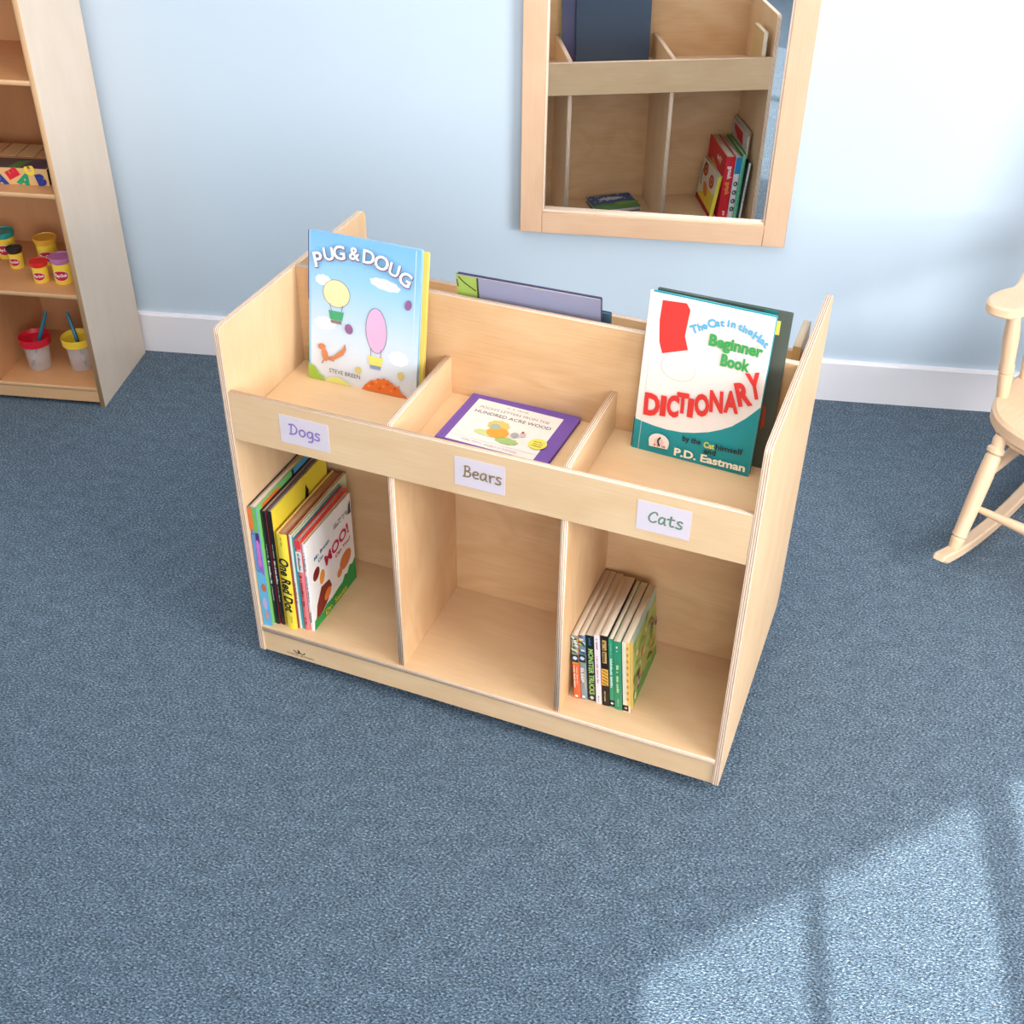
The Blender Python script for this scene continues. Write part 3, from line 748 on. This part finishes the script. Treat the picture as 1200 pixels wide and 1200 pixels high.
def sp5(c):
    c.npoly([(.06, -.25), (.20, -.25), (.20, .3), (.06, .3)], (196, 158, 96)); c.npoly([(.22, -.25), (.38, -.25), (.38, .3), (.22, .3)], (206, 168, 104))
    c.scribble(.07*c.w, .19*c.w, 0, .005, (30, 22, 16), 28); c.scribble(.23*c.w, .37*c.w, 0, .005, (30, 22, 16), 29)
    c.rect(.46, -.45, .70, .45, (238, 176, 70))
    for i in range(5): c.stroke([((.48+.045*i)*c.w, -.004), ((.51+.045*i)*c.w, .0045)], .0016, (60, 36, 14))
    c.scribble(.77*c.w, .92*c.w, 0, .004, (206, 176, 130), 31)
def sp6(c): c.scribble(.06*c.w, .22*c.w, 0, .0028, (120, 200, 160), 32); c.scribble(.28*c.w, .72*c.w, 0, .0044, (222, 238, 226), 33); c.rect(.89, -.5, .98, .5, (26, 26, 26)); c.ell(.935*c.w, 0, .0026, .0026, (240, 236, 236))
def sp7(c): c.scribble(.07*c.w, .15*c.w, 0, .0044, (226, 238, 226), 34); c.text('If Kittens', .40*c.w, .0, .0, (0, 0, 0)) if False else None; c.scribble(.34*c.w, .74*c.w, 0, .0050, (214, 232, 160), 35); c.scribble(.84*c.w, .94*c.w, 0, .003, (150, 206, 176), 36)
def sp8(c):
    c.npoly([(0, 0.05), (.9, .05), (.9, .5), (0, .5)], (240, 200, 96)); c.rect(.90, -.5, .985, .25, (30, 28, 28)); c.ell(.94*c.w, -.0015, .0026, .0026, (240, 150, 150))
    for i in range(9): c.ell((.08+.09*i)*c.w, .0028, .004, .0018, (226, 130, 60))
def art8(c):
    w, h = c.w, c.h; rd = random.Random(12)
    c.rect(0, 0, 1, 1, (176, 190, 104)); c.rect(0, 0, 1, .16, (106, 168, 78)); c.rect(0, .86, 1, 1, (168, 190, 176)); c.rect(0, 0, .10, 1, (238, 200, 110))
    for i in range(44):
        c.ell(rd.uniform(.12, .95)*w, rd.uniform(.12, .9)*h, rd.uniform(.02, .07)*w, rd.uniform(.015, .04)*h, rd.choice([(222, 158, 82), (148, 178, 86), (206, 196, 120), (196, 120, 66), (214, 206, 150), (120, 160, 90)]), rd.uniform(0, 180))
    for x, y in ((.72, .70), (.22, .36), (.16, .28), (.85, .62)): c.ell(x*w, y*h, .045*w, .05*h, (110, 62, 100)); c.ell((x+.01)*w, (y+.02)*h, .02*w, .02*h, (226, 196, 186))
small = [
 (.6305, .0480, .0118, .151, .188, (232, 120, 70), (238, 106, 60), sp1, 'orange-spined small reader, leftmost, leaning on the divider'),
 (.6432, .0508, .0114, .153, .184, (96, 110, 130), (142, 156, 166), sp2, 'grey-spined small reader with SLEEP on its spine'),
 (.6555, .0528, .0150, .155, .178, (30, 60, 50), (20, 34, 32), sp3, 'black and green small reader lettered MONSTER TRUCKS'),
 (.6715, .0500, .0104, .163, .168, (224, 210, 214), (238, 226, 230), sp4, 'white-spined small reader with faint pink print'),
 (.6828, .0500, .0138, .166, .166, (34, 26, 22), (34, 24, 20), sp5, 'black-spined small reader with orange and tan blocks'),
 (.6974, .0508, .0086, .163, .164, (70, 150, 110), (56, 156, 114), sp6, 'narrow green-spined small reader with a black foot square'),
 (.7068, .0492, .0138, .162, .166, (60, 140, 100), (52, 142, 102), sp7, 'wide green-spined small reader with pale yellow-green print'),
 (.7222, .0494, .0138, .165, .163, (176, 190, 104), (236, 226, 200), sp8, 'cream-spined reader with a green picture cover, rightmost of the small readers'),
]
for xl, y, th, hh, ww, cf, cs, fn, lb in small:
    book('reader_book', lb, leanM(xl, y, th), ww, hh, th, cf, cs, spine_art=fn, art=art8 if fn is sp8 else None, hard=False,
         pages=PAGES, back=(40, 30, 28) if fn in (sp6, sp8) else (206, 186, 160), group='small readers in the lower right compartment')

# ------------------------------------------------------------------ books on the rear side, seen in the mirror
def rearM(xl, y, lean=0): return CAB @ Matrix.Translation((xl, y, HS)) @ Matrix.Rotation(R(lean), 4, 'Y') @ Matrix.Rotation(-PI/2, 4, 'Z')
def art_red(c):
    w, h = c.w, c.h
    c.rect(0, 0, 1, 1, (214, 36, 48)); c.text('The', .35*w, .84*h, .03, (244, 232, 226), 10, bold=.03)
    c.ell(.5*w, .6*h, .3*w, .1*h, (234, 150, 46), 20, wob=.05); c.ell(.4*w, .35*h, .25*w, .1*h, (236, 206, 66), -10, wob=.05)
book('board_book', 'big red board book on the rear side of the cabinet, seen in the mirror', rearM(.8085, .462, 2.2), .195, .208, .0300, (214, 36, 48), (208, 28, 44),
     art=art_red, spine_art=lambda c: (c.text('Bunny', .25*c.w, 0, .018, (246, 236, 232), 0, bold=.03, width=.2*c.w), c.text('Baby', .50*c.w, 0, .018, (238, 150, 60), 0, bold=.03, width=.2*c.w), c.scribble(.86*c.w, .93*c.w, 0, .008, (244, 230, 230), 3)))
def sp_bw(c):
    c.rect(0, -.5, .26, .5, (32, 128, 186))
    for u in (.42, .56, .70, .83): c.ell(u*c.w, 0, .008, .007, (60, 60, 64)); c.ell(u*c.w, .001, .004, .003, (190, 190, 190))
book('board_book', 'white board book with a blue-topped spine next to the big red one in the mirror', rearM(.8400, .462, 2.2), .180, .204, .0180, (200, 200, 196), (226, 224, 222), spine_art=sp_bw)
book('board_book', 'mint-green spined book next to the blue-topped spine in the mirror', rearM(.8592, .462, 2.2), .185, .212, .0120, (70, 150, 60), (112, 196, 150), spine_art=lambda c: c.scribble(.2*c.w, .8*c.w, 0, .004, (60, 130, 90), 9))
book('picture_book', 'thin pale-spined book standing nearest the side panel in the mirror', rearM(.8725, .478, 4.0), .170, .190, .0065, (60, 76, 74), (214, 214, 206), spine_art=lambda c: c.scribble(.3*c.w, .7*c.w, 0, .003, (90, 90, 90), 10))
def art_tag(c):
    c.rect(0, 0, 1, 1, (206, 200, 188)); c.npoly([(.25, .82), (.6, .84), (.85, .90), (.85, .97), (.3, .97)], (196, 34, 44))
book('picture_book', 'tall grey book with a red title patch rising behind the others in the mirror', rearM(.8815, .440, .5), .170, .262, .0060, (206, 200, 188), (196, 190, 176), art=art_tag)
book('picture_book', 'tall brown-edged book flat against the side panel, seen in the mirror', rearM(.8882, .436, 0.5), .165, .270, .0055, (206, 198, 186), (150, 106, 76), pages=flat((150, 110, 80)))
def art_fruit(c):
    w, h = c.w, c.h
    c.rect(0, 0, 1, 1, (226, 222, 206)); c.rect(0, 0, 1, .13, (168, 28, 40)); c.rect(0, .13, .5, .5, (236, 208, 60)); c.npoly([(0, .1), (1, .13), (.5, .4), (0, .55)], (238, 210, 66))
    for x, y in ((.75, .80), (.30, .72)): c.ell(x*w, y*h, .14*w, .15*h, (196, 44, 44)); c.ell(x*w, y*h, .08*w, .09*h, (226, 140, 90)); c.ell(x*w, y*h, .035*w, .05*h, (60, 50, 40))
    c.ell(.55*w, .42*h, .16*w, .12*h, (226, 130, 60), 30); c.stroke([(.8*w, .95*h), (.9*w, .6*h), (.85*w, .4*h)], .006, (40, 60, 50))
book('board_book', 'small board book with yellow cover leaning on the big red book, in the mirror', rearM(.7830, .452, 7.5), .175, .140, .0120, (226, 222, 206), (226, 206, 66), art=art_fruit)
def art_nite(c):
    w, h = c.w, c.h
    c.rect(0, 0, 1, 1, (52, 86, 140)); c.rect(0, 0, 1, .38, (96, 150, 76)); c.ell(.25*w, .35*h, .3*w, .1*h, (120, 176, 92), 0, wob=.06); c.ell(.75*w, .32*h, .3*w, .08*h, (82, 136, 90), 0, wob=.06)
    c.ell(.5*w, .72*h, .28*w, .10*h, (196, 206, 220), 0, wob=.1); rd = random.Random(5)
    for i in range(18): c.ell(rd.random()*w, (.5+.45*rd.random())*h, .003, .003, (206, 212, 226))
M = CAB @ Matrix.Translation((.578, .372, HS+.016)) @ Matrix.Rotation(PI+R(-10), 4, 'Z') @ Matrix.Rotation(-PI/2, 4, 'X')
book('board_book', 'blue and green board book lying flat on the rear lower shelf, seen in the mirror', M, .150, .110, .016, (60, 96, 150), (226, 216, 190), art=art_nite, pages=PAPER)

# ------------------------------------------------------------------ framed mirror on the wall
mir = thing('wall_mirror', 'maple-framed mirror on the pale blue wall above the cabinet', 'mirror', Matrix.Translation((.6975, YW, .434)))
MX0, MX1, MZ1 = -.324, .324, .90
YF, YB = -.033, -.001; fw = .0545
for (x0, z0, x1, z1, g_, nm) in ((MX0, 0, MX0+fw, MZ1, 'b', 'frame_stile'), (MX1-fw, 0, MX1, MZ1, 'b', 'frame_stile'),
                             (MX0+fw, 0, MX1-fw, fw, 'a', 'frame_rail'), (MX0+fw, MZ1-fw, MX1-fw, MZ1, 'a', 'frame_rail')):
    mb = MB(); box(mb, x0, YF, z0, x1, YB, z1, 'y', FRAMEW, FRAMEW, bev=.0015, grain=g_); mb.build(nm, mir)
mb = MB(); bw_ = .0055  # added pale strip standing in for the brightly lit inner frame edge
for (x0, z0, x1, z1) in ((MX0+fw, fw, MX1-fw, fw+bw_), (MX0+fw, MZ1-fw-bw_, MX1-fw, MZ1-fw), (MX0+fw, fw+bw_, MX0+fw+bw_*.7, MZ1-fw-bw_), (MX1-fw-bw_*.7, fw+bw_, MX1-fw, MZ1-fw-bw_)):
    box(mb, x0, -.0280, z0, x1, -.0130, z1, 'y', LIT_EDGE, LIT_EDGE, bev=.0005)
mb.build('inner_lit_edge', mir)
gm = bpy.data.materials.new('mirror_glass'); gm.use_nodes = True
b = gm.node_tree.nodes['Principled BSDF']; b.inputs['Metallic'].default_value = 1; b.inputs['Roughness'].default_value = .004
nt = gm.node_tree; nz = nt.nodes.new('ShaderNodeTexNoise'); nz.inputs['Scale'].default_value = 3
mx = nt.nodes.new('ShaderNodeMix'); mx.data_type = 'RGBA'; mx.inputs[6].default_value = (.93, .92, .90, 1); mx.inputs[7].default_value = (.95, .94, .92, 1)
nt.links.new(nz.outputs['Fac'], mx.inputs[0]); nt.links.new(mx.outputs[2], b.inputs['Base Color'])
mb = MB()
# glass held in a rebate, a touch out of true like any hung mirror
MTA, MTB = -.0052, -.0042
cx, cz = 0, .45
vs = []
for x, z in ((MX0+fw-.004, fw-.004), (MX1-fw+.004, fw-.004), (MX1-fw+.004, MZ1-fw+.004), (MX0+fw-.004, MZ1-fw+.004)):
    vs.append((x, -.0185 + math.tan(MTA)*(x-cx) + math.tan(MTB)*(z-.10), z))
f = [mb.v(p) for p in vs]; bk = [mb.v((x, y+.003, z)) for x, y, z in vs]
mb.face(f, gm); mb.face(list(reversed(bk)), gm)
for i in range(4): mb.face([f[i], bk[i], bk[(i+1) % 4], f[(i+1) % 4]], gm)
mb.build('mirror_glass', mir)

# ------------------------------------------------------------------ tall shelf unit on the left
SX0, SX1, SY0, SY1, SH = -1.212, -.663, .8445, 1.130, 1.12
st = .012
sh = thing('shelf_unit', 'tall maple shelf unit against the wall at the far left', 'shelf', Matrix.Translation((SX1, SY0, 0)))
SM = Matrix.Translation((-SX1, -SY0, 0))
def spart(name, *bx, grain='a', face=MAPLE):
    mb = MB(); box(mb, *bx, face, MAPLE_E, grain=grain, bev=.001); return mb.build(name, sh, SM)
spart('side_panel', SX1-st, SY0, 0, SX1, SY1, SH, 'x', grain='b')
spart('side_panel', SX0, SY0, 0, SX0+st, SY1, SH, 'x', grain='b')
spart('back_panel', SX0+st, SY1-.006, .03, SX1-st, SY1, SH-st, 'y', grain='b', face=MAPLE_SHADE)
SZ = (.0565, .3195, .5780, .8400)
for z in SZ: spart('shelf_board', SX0+st, SY0+.001, z-.0115, SX1-st, SY1-.006, z, 'z', face=MAPLE_SHADE)
spart('top_board', SX0+st, SY0+.001, SH-st, SX1-st, SY1-.006, SH, 'z', face=MAPLE_SHADE)
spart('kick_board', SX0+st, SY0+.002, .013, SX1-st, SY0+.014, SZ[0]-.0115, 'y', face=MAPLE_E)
spart('divider', -.944, SY0+.004, SZ[0], -.932, SY1-.006, SZ[1]-.0115, 'x', grain='b', face=MAPLE_SHADE)
spart('divider', -.944, SY0+.004, SZ[2], -.932, SY1-.006, SZ[3]-.0115, 'x', grain='b', face=MAPLE_SHADE)

# modelling-dough cans
YEL = flat((246, 208, 62), .4, .4)
def can(x, y, r_, h_, lidc, label, turn=0):
    T = thing('dough_can', label, 'can', Matrix.Translation((x, y, SZ[1])) @ Matrix.Rotation(R(turn), 4, 'Z'), 'modelling dough cans on the middle shelf')
    hb = h_*.80; br = r_*.86
    mb = MB(); lathe(mb, [(br*.97, 0), (br, .0015), (br, hb*.97), (br*.98, hb)], I4, YEL, 32)
    # logo oval wrapped round the front
    def on(u, v, k):
        a = u/(br+.0002*k)
        return Vector(((br+.00025*k)*math.sin(a), -(br+.00025*k)*math.cos(a), v))
    def wrap(poly, mat, k): mb.face([mb.v(on(u, v, k)) for u, v in poly], flat(mat))
    cz = hb*.44; rx = br*.80; rz = hb*.23
    for sc, colr, k in ((1.10, (238, 226, 220), 1), (1.0, (196, 30, 52), 2)):
        pts = [(rx*sc*math.cos(2*PI*i/32), cz+rz*sc*math.sin(2*PI*i/32)) for i in range(32)]
        n = 16
        for i in range(n):       # strips, so that the oval follows the curve of the can
            u0 = -rx*sc+2*rx*sc*i/n; u1 = -rx*sc+2*rx*sc*(i+1)/n
            q = lambda u: rz*sc*math.sqrt(max(0, 1-(u/(rx*sc))**2))+1e-6
            wrap([(u0, cz-q(u0)), (u1, cz-q(u1)), (u1, cz+q(u1)), (u0, cz+q(u0))], colr, k)
    vs, fs, (x0, y0, x1, y1) = glyphs('Play-Doh', .03)
    s_ = 1.62*rx/(x1-x0)
    V = [mb.v(on((a-(x0+x1)/2)*s_, cz+(b_2-(y0+y1)/2)*s_*1.35, 3)) for a, b_2 in vs]
    for f_ in fs: mb.face([V[i] for i in f_], flat((250, 248, 246)))
    mb.build('can_body', T)
    L = flat(lidc, .35, .5); mb = MB()
    lathe(mb, [(br*.99, hb-.002), (r_*.93, hb), (r_*.96, hb+h_*.10), (r_, hb+h_*.105), (r_, h_*.99), (r_*.97, h_), (r_*.90, h_), (r_*.87, h_*.965), (.0008, h_*.965)], I4, L, 32)
    mb.build('lid', T)
can(-.7345, .9170, .0270, .0690, (190, 116, 168), 'dough can with purple lid at the right side panel', 8)
can(-.7910, .9120, .0220, .0540, (228, 40, 42), 'small dough can with red lid beside the purple-lidded can', 8)
can(-.8170, 1.0130, .0285, .0700, (238, 176, 54), 'dough can with yellow-orange lid standing behind the red-lidded one', 16)
can(-.8850, .9780, .0200, .0520, (44, 32, 38), 'small dough can with black lid', 6)
can(-.9360, 1.0330, .0270, .0700, (36, 158, 152), 'dough can with teal lid at the left end of the row', 12)

# paint cups with brushes
def frosted():
    m = bpy.data.materials.new('frosted_plastic'); m.use_nodes = True
    b = m.node_tree.nodes['Principled BSDF']; nt = m.node_tree
    b.inputs['Roughness'].default_value = .35; b.inputs['Transmission Weight'].default_value = .0; b.inputs['Alpha'].default_value = .42
    b.inputs['Base Color'].default_value = (.90, .80, .74, 1)
    nz = nt.nodes.new('ShaderNodeTexNoise'); nz.inputs['Scale'].default_value = 60
    ma = nt.nodes.new('ShaderNodeMapRange'); ma.inputs[3].default_value = .20; ma.inputs[4].default_value = .28
    nt.links.new(nz.outputs['Fac'], ma.inputs[0]); nt.links.new(ma.outputs[0], b.inputs['Alpha'])
    return m
FROST = frosted()
def cup(x, y, lidc, label):
    T = thing('paint_cup', label, 'cup', Matrix.Translation((x, y, SZ[0])), 'lidded paint cups on the bottom shelf')
    mb = MB(); o_ = [(.0265, 0), (.028, .002), (.0295, .036), (.0305, .037), (.0305, .039), (.0300, .040), (.0335, .074)]
    lathe(mb, o_ + [(r_-.0012, z) for r_, z in reversed(o_[1:])]+[(.0005, .003)], I4, FROST, 36, cap=False)
    lathe(mb, [(.0005, 0), (.0265, 0)], I4, FROST, 36, cap=False)
    mb.build('cup_body', T)
    L = flat(lidc, .35, .5); mb = MB()
    lathe(mb, [(r_, z+.009) for r_, z in [(.0340, .062), (.0385, .063), (.0395, .080), (.0395, .083), (.038, .084), (.033, .074), (.016, .066), (.011, .058), (.009, .058), (.014, .064), (.0325, .072)]], I4, L, 40, cap=False)
    mb.build('lid', T)
cup(-.8610, .9300, (214, 26, 48), 'clear paint cup with red lid on the bottom shelf')
cup(-.7530, .9440, (248, 206, 60), 'clear paint cup with yellow lid by the right side panel')
BR = flat((16, 118, 146), .3, .5, .3); BT = flat((30, 70, 74), .7)
def brush(A, B, label):
    M, L = between(A, B); T = thing('paint_brush', label, 'brush', M, 'paint brushes in the cups')
    mb = MB(); lathe(mb, [(.0030, L*.24), (.0038, L*.34), (.0052, L*.62), (.0040, L*.94), (.0022, L)], I4, BR, 16); mb.build('handle', T)
    mb = MB(); lathe(mb, [(.0034, L*.12), (.0034, L*.24)], I4, flat((150, 154, 160), .3, .6), 14); mb.build('ferrule', T)
    mb = MB(); lathe(mb, [(.0006, 0), (.0030, L*.04), (.0036, L*.12)], I4, BT, 14); mb.build('bristles', T)
brush((-.878, .9180, SZ[0]+.006), (-.828, .9600, SZ[0]+.150), 'teal paint brush standing in the red-lidded cup')
brush((-.736, .9330, SZ[0]+.006), (-.780, .9720, SZ[0]+.146), 'teal paint brush standing in the yellow-lidded cup')

# alphabet box and puzzles on the upper shelf
KR = flat((222, 176, 116), .6)
T = thing('alphabet_box', 'box printed with coloured alphabet letters on the upper shelf', 'box', Matrix.Translation((-.8200, .888, SZ[2])) @ Matrix.Rotation(R(2), 4, 'Z'))
mb = MB(); bw = .1140
box(mb, -.11, 0, 0, bw, .062, .041, 'z', KR, KR, bev=.001)
cv = Canvas(mb, (0, 0, 0), (1, 0, 0), (0, 0, 1), 1, 1)
cv.text('A', -.004, .014, .036, (36, 62, 140), 12, bold=.12); cv.text('E', .030, .028, .034, (214, 36, 54), 118, bold=.12)
cv.text('A', .057, .013, .034, (36, 150, 104), -24, bold=.12); cv.text('C', .073, .036, .028, (246, 208, 74), 100, bold=.10)
cv.text('B', .096, .015, .032, (36, 56, 136), 14, bold=.12); cv.text('T', -.006, .036, .020, (246, 208, 74), 0, bold=.10)
cv.text('D', -.045, .020, .034, (214, 36, 54), 10, bold=.12); cv.text('S', -.080, .018, .034, (36, 150, 104), -10, bold=.12)
cv = Canvas(mb, (0, 0, .041), (1, 0, 0), (0, 1, 0), 1, 1)
cv.poly([(-.108, .002), (bw-.002, .002), (bw-.002, .060), (-.108, .060)], (84, 66, 66))
cv.poly([(.020, .004), (.045, .004), (.060, .050), (.028, .040)], (70, 120, 60)); cv.poly([(.055, .004), (.095, .004), (.100, .040), (.062, .040)], (70, 56, 90))
cv = Canvas(mb, (bw, 0, 0), (0, 1, 0), (0, 0, 1), 1, 1); cv.poly([(0.001, 0.001), (.061, .001), (.061, .040), (.001, .040)], (44, 52, 38))
mb.build('carton', T)
for k, (z, c1) in enumerate(((0, (206, 150, 104)), (.0125, (190, 140, 92)), (.025, (206, 152, 106)))):
    T = thing('wooden_puzzle', ('wooden tray puzzle behind the alphabet box, ' + ('lowest', 'middle one', 'topmost')[k] + ' of the stack'), 'puzzle', Matrix.Translation((-.8, .962+.004*k, SZ[2]+z)), 'tray puzzles behind the alphabet box')
    mb = MB(); box(mb, -.115, 0, 0, .118, .085, .0085, 'z', flat(c1, .6), flat(c1, .6), bev=.001); mb.build('tray', T)
    mb = MB(); rd = random.Random(k+3)
    for i in range(5):
        x = -.108+i*.0445; cc = rd.choice([(190, 60, 50), (90, 130, 80), (206, 170, 120), (206, 160, 110), (200, 150, 110)])
        box(mb, x, .004, .0087, x+.041, .080, .0118, 'z', flat(cc, .6), flat(cc, .6), bev=.0008)
    mb.build('puzzle_pieces', T)

# ------------------------------------------------------------------ child's rocking chair at the right
RB_ = Vector((.60, .80, 0)); RR = Vector((.80, -.60, 0)); RO = Vector((1.36, .42, 0))
RM = Matrix(((RB_.x, -RR.x, 0, RO.x), (RB_.y, -RR.y, 0, RO.y), (0, 0, 1, 0), (0, 0, 0, 1)))   # local x = backwards, y = minus across, z up
rk = thing('rocking_chair', "light wooden child's rocking chair at the right edge", 'chair', RM)
def Lc(b, r_, z): return (b, -r_, z)
SWD = .33
RP = [(0, .0105), (.03, .0135), (.10, .0150), (.115, .0120), (.13, .0165), (.16, .0150), (.35, .0165), (.65, .0175), (.82, .0165), (.84, .0135), (.86, .0185), (.89, .0185), (.91, .0135), (.96, .0150), (1, .0130)]
for rr in (0.0, SWD):
    mb = MB(); n = 26; Rr = 1.05; cxx = .335
    top, bot = [], []
    for i in range(n+1):
        b0 = -.012 + .70*i/n
        zc = Rr - math.sqrt(Rr*Rr-(b0-cxx)**2) - (0)
        bot.append((b0, zc)); top.append((b0, zc+.027))
    bot[0] = (bot[0][0]+.006, bot[0][1]+.006)
    outl = bot + [(bot[-1][0]+.012, bot[-1][1]+.014)] + list(reversed(top)) + [(-.018, top[0][1]-.012)]
    zmin = min(q[1] for q in outl)
    outl = [(a, b-zmin+.0005) for a, b in outl]
    plate(mb, outl, -rr-.014, -rr+.014, Matrix(((1, 0, 0, 0), (0, 0, 1, 0), (0, 1, 0, 0), (0, 0, 0, 1))), ROCK, ROCK, bev=.004)
    mb.build('runner', rk)
def runz(b0): return Rr_z(b0)
def Rr_z(b0): return 1.05-math.sqrt(1.05**2-(b0-.335)**2)+.026
for rr in (0.0, SWD):
    mb = MB(); turned(mb, Lc(.060, rr, Rr_z(.06)-.004), Lc(.158, rr, .306), RP, ROCK, 22); mb.build('leg', rk)
    mb = MB(); turned(mb, Lc(.505, rr, Rr_z(.505)-.004), Lc(.385, rr, .306), RP, ROCK, 22); mb.build('leg', rk)
SPf = [(0, .006), (.04, .0075), (.25, .0105), (.5, .0135), (.75, .0105), (.96, .0075), (1, .006)]
def strut(A, B): 
    mb = MB(); turned(mb, A, B, SPf, ROCK, 16); mb.build('stretcher', rk)
strut(Lc(.105, .010, .150), Lc(.105, SWD-.010, .150)); strut(Lc(.460, .010, .150), Lc(.460, SWD-.010, .150))
for rr in (0, SWD): strut(Lc(.135, rr, .215), Lc(.415, rr, .215))
# seat
mb = MB(); S = []
N_ = 48
for i in range(N_):
    a = 2*PI*i/N_; ca, sa = math.cos(a), math.sin(a)
    q = 3.2
    x = .225*abs(ca)**(2/q)*(1 if ca > 0 else -1); y = .235*abs(sa)**(2/q)*(1 if sa > 0 else -1)
    S.append((x+.345, y-SWD/2))
plate(mb, S, .306, .342, I4, ROCK, ROCK, bev=.007)
plate(mb, inset(S, .012), .292, .308, I4, ROCK, ROCK, bev=.003)
mb.build('seat', rk)
PPf = [(0, .0125), (.06, .0135), (.26, .0150), (.28, .0135), (.30, .0165), (.33, .0150), (.35, .0165), (.38, .0145), (.65, .0165), (.88, .0135), (1, .0110)]
for sgn, rr in ((-1, -.052), (1, SWD+.052)):
    mb = MB(); turned(mb, Lc(.250, rr, .338), Lc(.228, rr+sgn*.018, .560), PPf, ROCK, 22); mb.build('arm_post', rk)
    mb = MB(); turned(mb, Lc(.350, rr, .338), Lc(.360, rr+sgn*.018, .560), [(f_, r_*.7) for f_, r_ in PPf], ROCK, 18); mb.build('arm_post', rk)
    # paddle-ended arm
    A = [(.150, -.012), (.158, -.034), (.185, -.046), (.225, -.044), (.262, -.030), (.300, -.034), (.345, -.046), (.42, -.040), (.56, -.026),
         (.565, .026), (.45, .032), (.34, .036), (.25, .034), (.19, .038), (.160, .022)]
    A = [(a, b*.92) for a, b in A]
    c0 = -(rr+sgn*.018)
    pts = [(a, c0 + (b if sgn > 0 else -b)*1.0) for a, b in A]
    if sgn < 0: pts = list(reversed(pts))
    mb = MB(); 
    area = sum(pts[i][0]*pts[(i+1) % len(pts)][1]-pts[(i+1) % len(pts)][0]*pts[i][1] for i in range(len(pts)))
    if area < 0: pts = list(reversed(pts))
    # smooth outline
    Q = [Vector(p) for p in pts]; out = []; n = len(Q)
    for i in range(n):
        p0, p1, p2, p3 = Q[i-1], Q[i], Q[(i+1) % n], Q[(i+2) % n]
        for k in range(4):
            tt = k/4; v_ = .5*((2*p1)+(p2-p0)*tt+(2*p0-5*p1+4*p2-p3)*tt*tt+(3*p1-p0-3*p2+p3)*tt**3); out.append((v_.x, v_.y))
    plate(mb, out, .557, .580, I4, ROCK, ROCK, bev=.004)
    mb.build('armrest', rk)
# back posts, spindles, crest
for rr in (.0, SWD):
    mb = MB(); turned(mb, Lc(.515, rr, .338), Lc(.600, rr+(-.02 if rr == 0 else .02), .86), PPf, ROCK, 20); mb.build('back_post', rk)
for k in range(5):
    rr = SWD*(k+1)/6; mb = MB(); turned(mb, Lc(.520, rr, .338), Lc(.598, rr, .80), SPf, ROCK, 14); mb.build('back_spindle', rk)
mb = MB(); C_ = []
for i in range(21): C_.append((-SWD-.035+(SWD+.07)*i/20, .79+.01*math.sin(PI*i/20)))
for i in range(20, -1, -1): C_.append((-SWD-.035+(SWD+.07)*i/20, .86+.045*math.sin(PI*i/20)))
plate(mb, C_, .590, .612, Matrix(((0, 0, 1, 0), (1, 0, 0, 0), (0, 1, 0, 0), (0, 0, 0, 1))), ROCK, ROCK, bev=.004)
mb.build('crest_rail', rk)

# ------------------------------------------------------------------ light
def area(name, loc, target, sx, sy, power, col=(1, 1, 1)):
    l = bpy.data.lights.new(name, 'AREA'); l.shape = 'RECTANGLE'; l.size = sx; l.size_y = sy; l.energy = power; l.color = col
    o = bpy.data.objects.new(name, l); COL.objects.link(o); o.location = loc
    o.rotation_euler = (Vector(target)-Vector(loc)).to_track_quat('-Z', 'Y').to_euler(); return o
pw = MW @ Vector((.43, -.05, 1.40))
area('window_daylight', pw, (0.6, .3, .3), 1.5, 1.2, 28, (.96, .975, 1))
pw = MW @ Vector((2.70, -.05, 1.40))
area('added_window_fill', pw, (0.7, .0, .1), 1.4, 1.2, 78, (1, .985, .97))  # area light added with the second window to brighten the right-hand faces
area('overhead_fill', (.6, -.6, 2.62), (.6, -.6, 0), 2.4, 2.0, 24, (1, .96, .90))  # added overhead fill without a fixture, lifts the ambient level
sun = bpy.data.lights.new('sun', 'SUN'); sun.energy = 6.8; sun.angle = R(.5); sun.color = (1, .97, .92)
so = bpy.data.objects.new('sun', sun); COL.objects.link(so)
el = math.atan(ZS/DIST)
dv = Vector((SUNH.x*math.cos(el), SUNH.y*math.cos(el), -math.sin(el)))
so.rotation_euler = dv.to_track_quat('-Z', 'Y').to_euler()
w = bpy.data.worlds.new('world'); SC.world = w; w.use_nodes = True
bg = w.node_tree.nodes['Background']; bg.inputs[0].default_value = (.93, .96, 1, 1); bg.inputs[1].default_value = .92

# ------------------------------------------------------------------ camera
cam = bpy.data.cameras.new('camera'); co = bpy.data.objects.new('camera', cam); COL.objects.link(co)
yaw, pitch, roll = .3603-WA, -.6211, .0178
fwd = Vector((-math.sin(yaw)*math.cos(pitch), math.cos(yaw)*math.cos(pitch), math.sin(pitch)))
rt = Vector((math.cos(yaw), math.sin(yaw), 0)); up = rt.cross(fwd)
r2 = rt*math.cos(roll)+up*math.sin(roll); u2 = up*math.cos(roll)-rt*math.sin(roll)
co.matrix_world = Matrix(((r2.x, u2.x, -fwd.x, .6826), (r2.y, u2.y, -fwd.y, -1.6694), (r2.z, u2.z, -fwd.z, 1.7058), (0, 0, 0, 1)))
cam.sensor_width = 36; cam.lens = 1428.77/1200*36; cam.shift_x = -.00797; cam.shift_y = -.03773
cam.clip_start = .05
SC.camera = co
SC.view_settings.view_transform = 'Standard'; SC.view_settings.look = 'None'; SC.view_settings.gamma = 1
SC.view_settings.exposure = 0.45
try: SC.view_settings.use_curve_mapping = False
except Exception: pass
